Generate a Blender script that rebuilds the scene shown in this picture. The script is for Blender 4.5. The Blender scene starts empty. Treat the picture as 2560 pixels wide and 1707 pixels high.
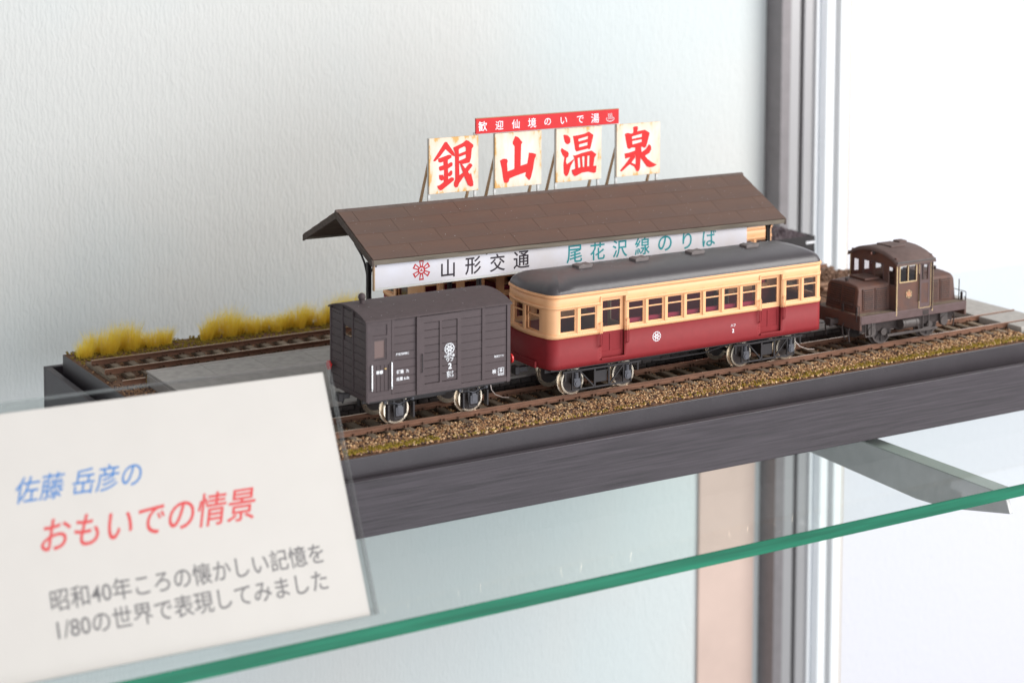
import bpy, math, random
import numpy as np
from mathutils import Vector, Matrix
random.seed(7); rng = np.random.default_rng(11)
R = math.radians
C = bpy.context.scene.collection
scene = bpy.context.scene
# ------------------------------------------------------------------ camera, light, exposure
# all builders work in millimetres: X along the track, Y away from the viewer, Z up,
# rail head = 0, glass shelf top = -32.2 ; world = (mm + offset) * 0.001
S = 0.001; ZO = 32.2
def W(p): return Vector((p[0]*S, p[1]*S, (p[2]+ZO)*S))
CAM = Vector((-297.57, -604.24, 196.02)); YAW, PIT, ROL = -0.547326, 0.077011, 0.003521
fwd = Vector((-math.sin(YAW)*math.cos(PIT), math.cos(YAW)*math.cos(PIT), -math.sin(PIT)))
rgt = Vector((math.cos(YAW), math.sin(YAW), 0)); upv = rgt.cross(fwd)
rgt, upv = math.cos(ROL)*rgt+math.sin(ROL)*upv, -math.sin(ROL)*rgt+math.cos(ROL)*upv
cd = bpy.data.cameras.new('camera'); cam = bpy.data.objects.new('camera', cd); C.objects.link(cam)
cam.matrix_world = Matrix.Translation(W(CAM)) @ Matrix(((rgt.x,upv.x,-fwd.x),(rgt.y,upv.y,-fwd.y),(rgt.z,upv.z,-fwd.z))).to_4x4()
cd.sensor_width = 36; cd.lens = 4597.34/2560*36; cd.shift_x = -0.0005; cd.shift_y = -0.2977
cd.clip_start = 0.01; cd.clip_end = 20
cd.dof.use_dof = True; cd.dof.aperture_fstop = 12.5
cd.dof.focus_distance = (Vector((125, -12, 20))-CAM).dot(fwd)*S
scene.camera = cam
world = bpy.data.worlds.new('World'); scene.world = world; world.use_nodes = True
bg = world.node_tree.nodes['Background']; bg.inputs[0].default_value = (0.93, 0.95, 1.0, 1); bg.inputs[1].default_value = 0.46
def area(name, loc, target, sx, sy, power, col):
    l = bpy.data.lights.new(name, 'AREA'); l.shape = 'RECTANGLE'; l.size = sx*S; l.size_y = sy*S; l.energy = power; l.color = col
    o = bpy.data.objects.new(name, l); C.objects.link(o); o.location = W(loc)
    o.rotation_euler = (W(target)-W(loc)).to_track_quat('-Z', 'Y').to_euler(); return o
area('shop_window_light', (1050, -820, 640), (130, 30, 10), 1000, 900, 24.0, (1.0, 0.985, 0.96))
area('low_front_fill', (150, -1450, -60), (150, 100, -60), 1500, 900, 14.0, (0.92, 0.95, 1.0))  # added cool fill for sheen on the eaves and the wall below the shelf
scene.view_settings.view_transform = 'Standard'; scene.view_settings.look = 'None'
scene.view_settings.exposure = 0.0; scene.view_settings.gamma = 1.0
scene.cycles.max_bounces = 10; scene.cycles.transparent_max_bounces = 24
try:
    scene.cycles.use_denoising = True
except Exception: pass

# ------------------------------------------------------------------ materials
MT = {}
def mat(name, col, rough=.6, metal=0., noise=0., ns=900., bump=0., bs=2500., rnd=0., spec=.4, stretch=(1,1,1), alt=None, coat=0.):
    if name in MT: return MT[name]
    m = bpy.data.materials.new(name); m.use_nodes = True; nt = m.node_tree; N = nt.nodes; L = nt.links
    b = N['Principled BSDF']; b.inputs['Roughness'].default_value = rough; b.inputs['Metallic'].default_value = metal
    b.inputs['Specular IOR Level'].default_value = spec; b.inputs['Coat Weight'].default_value = coat
    out = None
    tc = N.new('ShaderNodeTexCoord'); mp = N.new('ShaderNodeMapping'); mp.inputs['Scale'].default_value = stretch
    L.new(tc.outputs['Object'], mp.inputs[0])
    rgb = N.new('ShaderNodeRGB'); rgb.outputs[0].default_value = (*col, 1); out = rgb.outputs[0]
    if noise or alt:
        nz = N.new('ShaderNodeTexNoise'); nz.inputs['Scale'].default_value = ns; nz.inputs['Detail'].default_value = 6; nz.inputs['Roughness'].default_value = .65
        L.new(mp.outputs[0], nz.inputs['Vector'])
        cr = N.new('ShaderNodeValToRGB'); cr.color_ramp.elements[0].position = .32; cr.color_ramp.elements[1].position = .68
        a = alt if alt else [min(1, c*(1+noise)) for c in col]
        lo = col if alt else [c*(1-noise) for c in col]
        cr.color_ramp.elements[0].color = (*lo, 1); cr.color_ramp.elements[1].color = (*a, 1)
        L.new(nz.outputs['Fac'], cr.inputs[0]); out = cr.outputs[0]
    if rnd:
        oi = N.new('ShaderNodeObjectInfo'); mr = N.new('ShaderNodeMapRange'); mr.inputs['To Min'].default_value = 1-rnd; mr.inputs['To Max'].default_value = 1+rnd
        L.new(oi.outputs['Random'], mr.inputs['Value']); hs = N.new('ShaderNodeHueSaturation'); L.new(mr.outputs[0], hs.inputs['Value']); L.new(out, hs.inputs['Color']); out = hs.outputs[0]
    L.new(out, b.inputs['Base Color'])
    if bump:
        n2 = N.new('ShaderNodeTexNoise'); n2.inputs['Scale'].default_value = bs; n2.inputs['Detail'].default_value = 4; L.new(mp.outputs[0], n2.inputs['Vector'])
        bp = N.new('ShaderNodeBump'); bp.inputs['Strength'].default_value = bump; bp.inputs['Distance'].default_value = 0.0003
        L.new(n2.outputs['Fac'], bp.inputs['Height']); L.new(bp.outputs[0], b.inputs['Normal'])
    MT[name] = m; return m
def thin_glass(name, tint, rough=.01, ior=1.5, haze=0., gr=1.0):
    m = bpy.data.materials.new(name); m.use_nodes = True; nt = m.node_tree; N = nt.nodes; L = nt.links; N.remove(N['Principled BSDF'])
    t = N.new('ShaderNodeBsdfTransparent'); t.inputs[0].default_value = (*tint, 1)
    g = N.new('ShaderNodeBsdfGlossy'); g.inputs['Roughness'].default_value = rough; g.inputs[0].default_value = (1,1,1,1)
    lw = N.new('ShaderNodeLayerWeight'); pw = N.new('ShaderNodeMath'); pw.operation = 'POWER'; pw.inputs[1].default_value = 5; L.new(lw.outputs['Facing'], pw.inputs[0])
    f0 = ((ior-1)/(ior+1))**2; f = N.new('ShaderNodeMath'); f.operation = 'MULTIPLY_ADD'; f.inputs[1].default_value = (1-f0)*gr; f.inputs[2].default_value = f0; L.new(pw.outputs[0], f.inputs[0]); mx = N.new('ShaderNodeMixShader')
    L.new(f.outputs[0], mx.inputs[0]); L.new(t.outputs[0], mx.inputs[1]); L.new(g.outputs[0], mx.inputs[2]); res = mx.outputs[0]
    if haze:
        d = N.new('ShaderNodeBsdfDiffuse'); d.inputs[0].default_value = (.8,.8,.8,1); m2 = N.new('ShaderNodeMixShader'); m2.inputs[0].default_value = haze
        L.new(res, m2.inputs[1]); L.new(d.outputs[0], m2.inputs[2]); res = m2.outputs[0]
    L.new(res, N['Material Output'].inputs[0]); MT[name] = m; return m

# ------------------------------------------------------------------ mesh helpers
ORG = {}
class MB:
    def __init__(s): s.v = []; s.f = []
    def raw(s, vs, fs):
        o = len(s.v); s.v += [tuple(p) for p in vs]; s.f += [tuple(i+o for i in f) for f in fs]; return s
    def box(s, x0, x1, y0, y1, z0, z1):
        return s.raw([(x0,y0,z0),(x1,y0,z0),(x1,y1,z0),(x0,y1,z0),(x0,y0,z1),(x1,y0,z1),(x1,y1,z1),(x0,y1,z1)],
                     [(3,2,1,0),(4,5,6,7),(0,1,5,4),(1,2,6,5),(2,3,7,6),(3,0,4,7)])
    def cyl(s, p0, p1, r, n=10, r1=None, cap=True):
        p0 = Vector(p0); p1 = Vector(p1); r1 = r if r1 is None else r1
        d = (p1-p0).normalized(); a = d.orthogonal().normalized(); b = d.cross(a); vs = []
        for k in range(n):
            t = 2*math.pi*k/n; q = math.cos(t)*a+math.sin(t)*b; vs.append(p0+q*r)
        for k in range(n):
            t = 2*math.pi*k/n; q = math.cos(t)*a+math.sin(t)*b; vs.append(p1+q*r1)
        fs = [(k, (k+1) % n, n+(k+1) % n, n+k) for k in range(n)]
        if cap: fs += [tuple(range(n-1, -1, -1)), tuple(range(n, 2*n))]
        return s.raw(vs, fs)
    def tube(s, pts, r, n=6):
        for a, b in zip(pts[:-1], pts[1:]): s.cyl(a, b, r, n)
        return s
    def ball(s, c, r, n=10, m=6, sq=(1,1,1)):
        vs = [(c[0], c[1], c[2]+r*sq[2])]; fs = []
        for i in range(1, m):
            t = math.pi*i/m
            for k in range(n):
                q = 2*math.pi*k/n; vs.append((c[0]+r*sq[0]*math.sin(t)*math.cos(q), c[1]+r*sq[1]*math.sin(t)*math.sin(q), c[2]+r*sq[2]*math.cos(t)))
        vs.append((c[0], c[1], c[2]-r*sq[2])); e = len(vs)-1
        for k in range(n):
            fs.append((0, 1+k, 1+(k+1) % n)); fs.append((e, e-n+(k+1) % n, e-n+k))
        for i in range(m-2):
            for k in range(n):
                a = 1+i*n+k; b = 1+i*n+(k+1) % n; fs.append((a, a+n, b+n, b))
        return s.raw(vs, fs)
    def lathe(s, c, axis, prof, n=28):      # prof: (radius, along) pairs; axis 'y'
        vs = []; fs = []
        for r, h in prof:
            for k in range(n):
                t = 2*math.pi*k/n; vs.append((c[0]+r*math.cos(t), c[1]+h, c[2]+r*math.sin(t)) if axis == 'y' else (c[0]+h, c[1]+r*math.cos(t), c[2]+r*math.sin(t)))
        for i in range(len(prof)-1):
            for k in range(n): fs.append((i*n+k, i*n+(k+1) % n, (i+1)*n+(k+1) % n, (i+1)*n+k))
        return s.raw(vs, fs)
    def poly(s, pts, d):                     # extrude polygon pts (3D, planar) by vector d
        n = len(pts); d = Vector(d); vs = [Vector(p) for p in pts]+[Vector(p)+d for p in pts]
        return s.raw(vs, [tuple(range(n)), tuple(range(2*n-1, n-1, -1))]+[(k, n+k, n+(k+1) % n, (k+1) % n) for k in range(n)])
    def panel(s, O, U, V, N, us, vs_, holes, th):   # flat wall with rectangular openings
        O, U, V, N = map(Vector, (O, U, V, N))
        ub = sorted(set([us[0], us[1]]+[h[i] for h in holes for i in (0, 1)])); vb = sorted(set([vs_[0], vs_[1]]+[h[i] for h in holes for i in (2, 3)]))
        ub = [u for u in ub if us[0] <= u <= us[1]]; vb = [v for v in vb if vs_[0] <= v <= vs_[1]]
        def solid(i, j):
            if not (0 <= i < len(ub)-1 and 0 <= j < len(vb)-1): return False
            cu = (ub[i]+ub[i+1])/2; cv = (vb[j]+vb[j+1])/2
            return not any(h[0] < cu < h[1] and h[2] < cv < h[3] for h in holes)
        P = lambda u, v, t: O+U*u+V*v-N*t
        for i in range(len(ub)-1):
            for j in range(len(vb)-1):
                if not solid(i, j): continue
                a, b, c, d = ub[i], ub[i+1], vb[j], vb[j+1]
                s.raw([P(a,c,0),P(b,c,0),P(b,d,0),P(a,d,0)], [(0,1,2,3)]); s.raw([P(a,c,th),P(b,c,th),P(b,d,th),P(a,d,th)], [(3,2,1,0)])
                for (di, dj, q) in ((-1,0,((a,d),(a,c))),(1,0,((b,c),(b,d))),(0,-1,((a,c),(b,c))),(0,1,((b,d),(a,d)))):
                    if not solid(i+di, j+dj):
                        (u0,v0),(u1,v1) = q; s.raw([P(u0,v0,0),P(u0,v0,th),P(u1,v1,th),P(u1,v1,0)], [(0,1,2,3)])
        return s
    def build(s, name, m, parent=None, smooth=False, bevel=0, seg=2, angle=40):
        og = ORG.get(parent, Vector((0,0,0))) if parent else Vector((0,0,0))
        me = bpy.data.meshes.new(name)
        if parent: vs = [((v[0]-og[0])*S, (v[1]-og[1])*S, (v[2]-og[2])*S) for v in s.v]
        else: vs = [tuple(W(v)) for v in s.v]
        me.from_pydata(vs, [], s.f); me.update()
        o = bpy.data.objects.new(name, me); C.objects.link(o); me.materials.append(MT[m] if isinstance(m, str) else m)
        if parent: o.parent = parent; ORG[o] = og
        if smooth:
            for p in me.polygons: p.use_smooth = True
            try: me.set_sharp_from_angle(angle=R(angle))
            except Exception: pass
        if bevel:
            b = o.modifiers.new('bevel', 'BEVEL'); b.width = bevel*S; b.segments = seg; b.limit_method = 'ANGLE'; b.angle_limit = R(35)
        return o
def thing(name, label, cat, loc, group=None):
    o = bpy.data.objects.new(name, None); C.objects.link(o); o.location = W(loc); o.empty_display_size = .005
    o['label'] = label; o['category'] = cat
    if group: o['group'] = group
    ORG[o] = Vector(loc); return o
def tag(o, label, cat, group=None):
    o['label'] = label; o['category'] = cat
    if group: o['group'] = group
    return o
def stuff(o): o['kind'] = 'stuff'; return o
BOXC = {}
def piece(name, m, parent, c, d, rot=None, bevel=.12):   # a box part that shares its mesh with alike pieces
    key = (tuple(round(x, 3) for x in d), m, bevel)
    if key not in BOXC:
        mb = MB().box(-d[0]/2, d[0]/2, -d[1]/2, d[1]/2, -d[2]/2, d[2]/2); me = bpy.data.meshes.new(name)
        me.from_pydata([(v[0]*S, v[1]*S, v[2]*S) for v in mb.v], [], mb.f); me.materials.append(MT[m]); BOXC[key] = me
    o = bpy.data.objects.new(name, BOXC[key]); C.objects.link(o); o.parent = parent
    og = ORG[parent]; o.location = ((c[0]-og[0])*S, (c[1]-og[1])*S, (c[2]-og[2])*S); ORG[o] = og
    if rot: o.rotation_euler = rot
    if bevel:
        b = o.modifiers.new('bevel', 'BEVEL'); b.width = bevel*S; b.segments = 1; b.limit_method = 'ANGLE'
    return o
def copy_tree(o, parent=None):
    c = o.copy(); C.objects.link(c)
    if parent: c.parent = parent
    for ch in list(o.children): copy_tree(ch, c)
    return c

# ------------------------------------------------------------------ lettering (flat print)
TXT = {}
def glyphs(strings):
    for (s, off, shear) in strings:
        cu = bpy.data.curves.new('lettering', 'FONT'); cu.body = s; cu.size = 1; cu.offset = off; cu.shear = shear; cu.resolution_u = 4
        cu.align_x = 'CENTER'; cu.align_y = 'CENTER'; cu.dimensions = '2D'; cu.fill_mode = 'BOTH'
        o = bpy.data.objects.new('lettering', cu); C.objects.link(o); bpy.context.view_layer.update()
        me = bpy.data.meshes.new_from_object(o.evaluated_get(bpy.context.evaluated_depsgraph_get()))
        vs = np.array([v.co[:] for v in me.vertices]) if len(me.vertices) else np.zeros((1, 3)); fs = [tuple(p.vertices) for p in me.polygons]
        lo = vs.min(0); hi = vs.max(0); TXT[(s, off, shear)] = (vs, fs, lo, hi)
        bpy.data.objects.remove(o); bpy.data.curves.remove(cu); bpy.data.meshes.remove(me)
def letter(mb, key, O, U, V, N, height=None, width=None, lift=.04, em=None):
    vs, fs, lo, hi = TXT[key]; c = (lo+hi)/2; O, U, V, N = map(Vector, (O, U, V, N))
    sx = sy = em if em else 1
    if height: sy = height/max(1e-6, hi[1]-lo[1]); sx = sy
    if width:
        sx = width/max(1e-6, hi[0]-lo[0])
        if not height: sy = sx
    mb.raw([O+U*((v[0]-c[0])*sx)+V*((v[1]-c[1])*sy)+N*lift for v in vs], fs); return mb
def emblem(mb, O, U, V, N, r, lift=.04, t=.12, wi=.17, wo=.27):
    O, U, V, N = map(Vector, (O, U, V, N)); P = lambda x, y, k=0: O+U*(x*r)+V*(y*r)+N*(lift+k*.012)
    for k in range(6):
        a = R(90+60*k); ca, sa = math.cos(a), math.sin(a); Q = lambda s_, w: (s_*ca-w*sa, s_*sa+w*ca)
        outer = [Q(.36, -wi), Q(1.0, -wo), Q(1.0, wo), Q(.36, wi)]; inner = [Q(.36+t*.6, -wi+t), Q(1-t*1.25, -wo+t*1.1), Q(1-t*1.25, wo-t*1.1), Q(.36+t*.6, wi-t)]
        mb.raw([P(*p, k % 2) for p in outer]+[P(*p, k % 2) for p in inner], [(i, (i+1) % 4, 4+(i+1) % 4, 4+i) for i in range(4)])
    n = 20; ri, ro = .27, .39
    mb.raw([P(ro*math.cos(2*math.pi*k/n), ro*math.sin(2*math.pi*k/n), 2) for k in range(n)]+[P(ri*math.cos(2*math.pi*k/n), ri*math.sin(2*math.pi*k/n), 2) for k in range(n)],
           [(k, (k+1) % n, n+(k+1) % n, n+k) for k in range(n)])
    mb.raw([P(-.17, -.1, 2), P(.17, -.1, 2), P(0, .2, 2)], [(0, 1, 2)])
    return mb
T1 = [(c, .011, 0) for c in '山形交通'] + [(c, .010, 0) for c in '尾花沢線のりば'] + [(c, .006, 0) for c in '歓迎仙境のいで湯']
T2 = [('佐藤 岳彦の', .004, .32), ('おもいでの情景', .008, .32), ('昭和40年ころの懐かしい記憶を', .006, 0), ('1/80の世界で表現してみました', .006, 0)]
T3 = [('山形交通', .02, 0), ('ワフ', .03, 0), ('ハフ', .02, 0), ('2', .03, 0), ('自17', .015, 0), ('空1.0', .015, 0), ('尾花沢駅常備', .02, 0), ('荷重  7t', .015, 0), ('自重 6.0t', .015, 0), ('形式ワフ1', .02, 0), ('車掌', .03, 0), ('検', .01, 0), ('尾', .0, 0)]
glyphs(list(dict.fromkeys(T1+T2+T3)))
X3, Y3, Z3 = Vector((1,0,0)), Vector((0,1,0)), Vector((0,0,1)); NF = Vector((0,-1,0))
# ------------------------------------------------------------------ material list
mat('wall_paper', (.615,.64,.635), .95, spec=.1)
def wall_relief(m):
    nt = m.node_tree; N = nt.nodes; L = nt.links; b = N['Principled BSDF']
    tc = N.new('ShaderNodeTexCoord'); mp = N.new('ShaderNodeMapping'); mp.inputs['Scale'].default_value = (1, 1, .55); L.new(tc.outputs['Object'], mp.inputs[0])
    n1 = N.new('ShaderNodeTexNoise'); n1.inputs['Scale'].default_value = 260; n1.inputs['Detail'].default_value = 5; n1.inputs['Roughness'].default_value = .7; L.new(mp.outputs[0], n1.inputs['Vector'])
    wv = N.new('ShaderNodeTexWave'); wv.bands_direction = 'X'; wv.inputs['Scale'].default_value = 130; wv.inputs['Distortion'].default_value = 7.0; wv.inputs['Detail Scale'].default_value = 3; L.new(mp.outputs[0], wv.inputs['Vector'])
    ad = N.new('ShaderNodeMath'); ad.operation = 'MULTIPLY_ADD'; ad.inputs[1].default_value = .16; L.new(wv.outputs['Fac'], ad.inputs[0]); L.new(n1.outputs['Fac'], ad.inputs[2])
    bp = N.new('ShaderNodeBump'); bp.inputs['Strength'].default_value = .55; bp.inputs['Distance'].default_value = .0009; L.new(ad.outputs[0], bp.inputs['Height']); L.new(bp.outputs[0], b.inputs['Normal'])
wall_relief(MT['wall_paper'])
def wall_tone(m):  # bluish patches in the wall colour imitate faint glass reflections
    nt = m.node_tree; N = nt.nodes; L = nt.links; tc = N.new('ShaderNodeTexCoord'); nz = N.new('ShaderNodeTexNoise'); nz.inputs['Scale'].default_value = 5.5; nz.inputs['Detail'].default_value = 3; L.new(tc.outputs['Object'], nz.inputs['Vector'])
    cr = N.new('ShaderNodeValToRGB'); e = cr.color_ramp.elements; e[0].position = .38; e[0].color = (.60,.645,.645,1); e[1].position = .62; e[1].color = (.635,.64,.62,1); L.new(nz.outputs['Fac'], cr.inputs[0]); L.new(cr.outputs[0], N['Principled BSDF'].inputs['Base Color'])
wall_tone(MT['wall_paper'])
mat('casing_paint', (.70,.72,.71), .7, noise=.03, ns=40)
mat('frame_dark', (.24,.22,.225), .45, metal=.3, noise=.08, ns=120); mat('frame_grey', (.42,.41,.415), .4, metal=.4, noise=.05, ns=60, stretch=(1,1,.1))
mat('frame_light', (.62,.64,.68), .4, metal=.2); mat('frame_white', (.86,.87,.88), .5); mat('frame_tan', (.45,.33,.2), .6)
mat('glass_edge', (.012,.15,.085), .15, noise=.35, ns=260, spec=.8, stretch=(.05,1,1.6)); mat('bracket_metal', (.5,.5,.49), .45, metal=.25, noise=.06, ns=150); mat('rubber_pad', (.33,.36,.33), .6)
mat('tray_wood', (.050,.041,.048), .45, noise=.40, ns=1300, bump=.22, bs=1500, stretch=(.018,1,1), spec=.45)
mat('plinth_paint', (.043,.036,.041), .38, noise=.12, ns=60, bump=.12, bs=1200, spec=.5)
mat('soil', (.16,.085,.05), .95, noise=.4, ns=700, bump=.6, bs=1500)
mat('gravel', (.50,.27,.12), .65, rnd=0, alt=(.28,.145,.075), ns=1100); mat('gravel_pale', (.70,.47,.26), .8, noise=.3, ns=1000); mat('gravel_dark', (.10,.058,.045), .85, noise=.3, ns=900)
mat('moss', (.34,.22,.025), .95, alt=(.20,.16,.02), ns=500); mat('moss_green', (.30,.29,.05), .95, noise=.3, ns=500)
mat('grass_straw', (.95,.78,.12), .9, alt=(.84,.66,.09), ns=300)
MT['grass_straw'].node_tree.nodes['Principled BSDF'].inputs['Subsurface Weight'].default_value = 0
def lucent(m):
    nt = m.node_tree; N = nt.nodes; t = N.new('ShaderNodeBsdfTranslucent'); t.inputs[0].default_value = (.95,.80,.16,1); mx = N.new('ShaderNodeMixShader'); mx.inputs[0].default_value = .55
    nt.links.new(N['Principled BSDF'].outputs[0], mx.inputs[1]); nt.links.new(t.outputs[0], mx.inputs[2]); nt.links.new(mx.outputs[0], N['Material Output'].inputs[0])
lucent(MT['grass_straw'])
mat('rail_side', (.20,.098,.06), .65, noise=.3, ns=700, bump=.2, stretch=(.15,1,1)); mat('rail_head', (.52,.40,.31), .32, metal=.75, noise=.18, ns=500, stretch=(.1,1,1))
mat('sleeper_wood', (.20,.15,.105), .9, noise=.35, ns=900, rnd=.22, bump=.3, stretch=(1,.2,1)); mat('spike_rust', (.13,.065,.04), .8, noise=.3)
mat('concrete', (.36,.335,.31), .9, noise=.14, ns=260, bump=.25, bs=1800, rnd=.05); mat('concrete_edge', (.36,.325,.30), .9, noise=.15, ns=300, rnd=.06); mat('stone_block', (.10,.085,.08), .9, noise=.3, ns=700, rnd=.2, bump=.4)
mat('crossing', (.40,.375,.345), .9, noise=.14, ns=280, bump=.3, bs=1500)
mat('roof_board', (.135,.075,.053), .62, alt=(.108,.068,.054), ns=55, rnd=.035, bump=.25, bs=900, stretch=(.35,1,1)); mat('roof_timber', (.085,.062,.05), .75, noise=.3, ns=500, stretch=(.08,1,1)); mat('roof_ridge', (.11,.078,.066), .6, noise=.2, ns=300)
mat('roof_plank_grey', (.16,.135,.105), .8, noise=.4, ns=700, stretch=(.06,1,1))
mat('post_black', (.025,.021,.022), .45); mat('sign_white', (.72,.715,.78), .55, alt=(.66,.63,.64), ns=70); mat('sign_rim', (.66,.66,.64), .5); mat('sign_stain', (.45,.30,.18), .8)
mat('print_black', (.022,.014,.022), .6); mat('print_teal', (.012,.27,.30), .6); mat('print_red', (.50,.012,.018), .55); mat('print_white', (.86,.87,.9), .6)
mat('sign_red', (.60,.012,.016), .5, noise=.06, ns=200); mat('brush_red', (.64,.010,.010), .5)
def aged_board():
    m = mat('sign_paper', (.80,.74,.66), .7); nt = m.node_tree; N = nt.nodes; L = nt.links; b = N['Principled BSDF']
    tc = N.new('ShaderNodeTexCoord'); sx = N.new('ShaderNodeSeparateXYZ'); L.new(tc.outputs['Generated'], sx.inputs[0])
    def edge(o):
        a = N.new('ShaderNodeMath'); a.operation = 'SUBTRACT'; a.inputs[1].default_value = .5; L.new(o, a.inputs[0]); c = N.new('ShaderNodeMath'); c.operation = 'ABSOLUTE'; L.new(a.outputs[0], c.inputs[0]); return c.outputs[0]
    mx = N.new('ShaderNodeMath'); mx.operation = 'MAXIMUM'; L.new(edge(sx.outputs[0]), mx.inputs[0]); L.new(edge(sx.outputs[2]), mx.inputs[1])
    mp = N.new('ShaderNodeMapping'); mp.inputs['Scale'].default_value = (1.6, 1, .5); tc2 = tc; oi = N.new('ShaderNodeObjectInfo'); L.new(tc.outputs['Object'], mp.inputs[0])
    nz = N.new('ShaderNodeTexNoise'); nz.noise_dimensions = '4D'; nz.inputs['Scale'].default_value = 170; nz.inputs['Detail'].default_value = 6; nz.inputs['Roughness'].default_value = .7; L.new(mp.outputs[0], nz.inputs['Vector']); L.new(oi.outputs['Random'], nz.inputs['W'])
    ma = N.new('ShaderNodeMath'); ma.operation = 'MULTIPLY_ADD'; ma.inputs[1].default_value = .9; L.new(nz.outputs['Fac'], ma.inputs[0]); L.new(mx.outputs[0], ma.inputs[2])
    cr = N.new('ShaderNodeValToRGB'); e = cr.color_ramp.elements; e[0].position = .70; e[0].color = (.76,.70,.64,1); e[1].position = 1.20; e[1].color = (.66,.38,.13,1); k = e.new(.95); k.color = (.74,.61,.46,1)
    L.new(ma.outputs[0], cr.inputs[0]); L.new(cr.outputs[0], b.inputs['Base Color'])
aged_board()
mat('wagon_brown', (.074,.053,.055), .55, noise=.10, ns=500, rnd=.05, bump=.10, bs=3000); mat('wagon_roof', (.076,.055,.056), .7, noise=.10, ns=400, bump=.2, bs=4000)
mat('underframe', (.030,.026,.028), .5, noise=.15, ns=500); mat('gear_grey', (.10,.10,.115), .5, noise=.15, ns=400)
mat('wheel_face', (.060,.048,.046), .5); mat('tyre', (.78,.68,.55), .24, metal=.9, noise=.1, ns=300); mat('brass', (.75,.52,.22), .3, metal=.8); mat('chrome', (.86,.86,.86), .2, metal=.85)
mat('lamp_red', (.62,.02,.02), .3, spec=.6); mat('coach_red', (.245,.020,.024), .55, noise=.05, ns=300, bump=.08, bs=6000, spec=.25); mat('coach_cream', (.88,.475,.235), .45, noise=.03, ns=300, spec=.45)
mat('coach_roof', (.056,.049,.052), .32, noise=.10, ns=350, bump=.22, bs=7000, spec=.55); mat('vent_grey', (.17,.145,.14), .6, noise=.1, ns=600)
mat('seat_red', (.34,.03,.07), .85); mat('floor_dark', (.22,.13,.10), .8); mat('interior', (.50,.38,.27), .7); mat('dusty_pane', (.15,.095,.085), .35)
thin_glass('window_glass', (.88,.87,.86), .05, 1.9); thin_glass('shelf_glass', (.965,.99,.982), .05, 1.38, 0, .3); thin_glass('acrylic', (.94,.94,.94), .25, 1.12, 0, .3); thin_glass('acrylic_edge', (.62,.61,.60), .08, 1.5, .25)
mat('loco_brown', (.088,.052,.046), .62, alt=(.135,.060,.040), ns=160, bump=.2, bs=2500); mat('loco_side', (.125,.078,.078), .6, alt=(.095,.058,.054), ns=250, bump=.15, bs=2500); mat('loco_roof', (.125,.082,.072), .75, noise=.15, ns=300); mat('loco_dark', (.042,.030,.028), .65, noise=.3, ns=500); mat('loco_trim_glint', (.55,.40,.22), .5, noise=.2, ns=600); mat('deck_dust', (.20,.15,.11), .9, noise=.3, ns=400); mat('loco_steel', (.085,.07,.066), .5, noise=.25, ns=500)
mat('coal', (.055,.036,.042), .6, noise=.4, ns=800); mat('lumber', (.30,.18,.12), .9, noise=.35, ns=500, rnd=.3)
mat('card_paper', (.76,.72,.67), .85, noise=.015, ns=60); mat('ink_blue', (.09,.27,.62), .7); mat('ink_red', (.78,.10,.10), .7); mat('ink_grey', (.22,.21,.21), .7)
mat('reflection_pink', (.62,.465,.40), .8, noise=.08, ns=12); mat('wire', (.42,.36,.33), .35, metal=.7)
def pane_light():
    m = bpy.data.materials.new('frosted_backlit'); m.use_nodes = True; N = m.node_tree.nodes; L = m.node_tree.links; b = N['Principled BSDF']
    b.inputs['Base Color'].default_value = (.56,.56,.60,1); b.inputs['Roughness'].default_value = .9; b.inputs['Emission Color'].default_value = (.95,.95,1,1); b.inputs['Emission Strength'].default_value = .16; MT['frosted_backlit'] = m
pane_light(); wall_relief(MT['frosted_backlit'])
# ------------------------------------------------------------------ setting: wall, window frame, pane, shelf
def struct(o): o['kind'] = 'structure'; return o
WY = 232
w = struct(MB().box(-420, 385.3, WY, WY+12, -420, 420).build('wall', 'wall_paper'))
fr = thing('window_casing', 'grey and white aluminium window casing standing upright beside the papered wall', 'window frame', (385, WY-4, -300))
Z0, Z1 = -420, 420
for (a, b, y0, m_) in ((385.6,392.6,-14,'frame_dark'),(393,404.6,-8,'frame_grey'),(404.9,405.9,-4,'frame_dark'),(406.1,413.4,-10,'frame_grey'),(413.6,415.2,-12,'frame_white'),(415.4,421.4,-6,'frame_light'),(421.6,427.6,-12,'frame_white'),(427.9,431.2,-4,'frame_dark'),(431.4,438.2,-13,'frame_white'),(438.4,440.6,-5,'frame_dark'),(440.8,443.6,-8,'frame_tan')):
    MB().box(a, b, WY+y0, WY+10, Z0, Z1).build('profile_strip', m_, fr, bevel=.5)
pn = MB().box(444, 760, WY+2, WY+8, Z0, Z1).build('frosted_pane', 'frosted_backlit'); tag(pn, 'bright white backlit frosted window pane right of the aluminium casing', 'window pane')
bd = MB().box(339, 380, WY-2.2, WY-.4, -330, -62).build('reflection_panel', 'reflection_pink', bevel=.6); tag(bd, 'pinkish brown panel imitating a front glass reflection below the shelf', 'board')  # solid pink panel stands in for a reflection in the front glass
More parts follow.
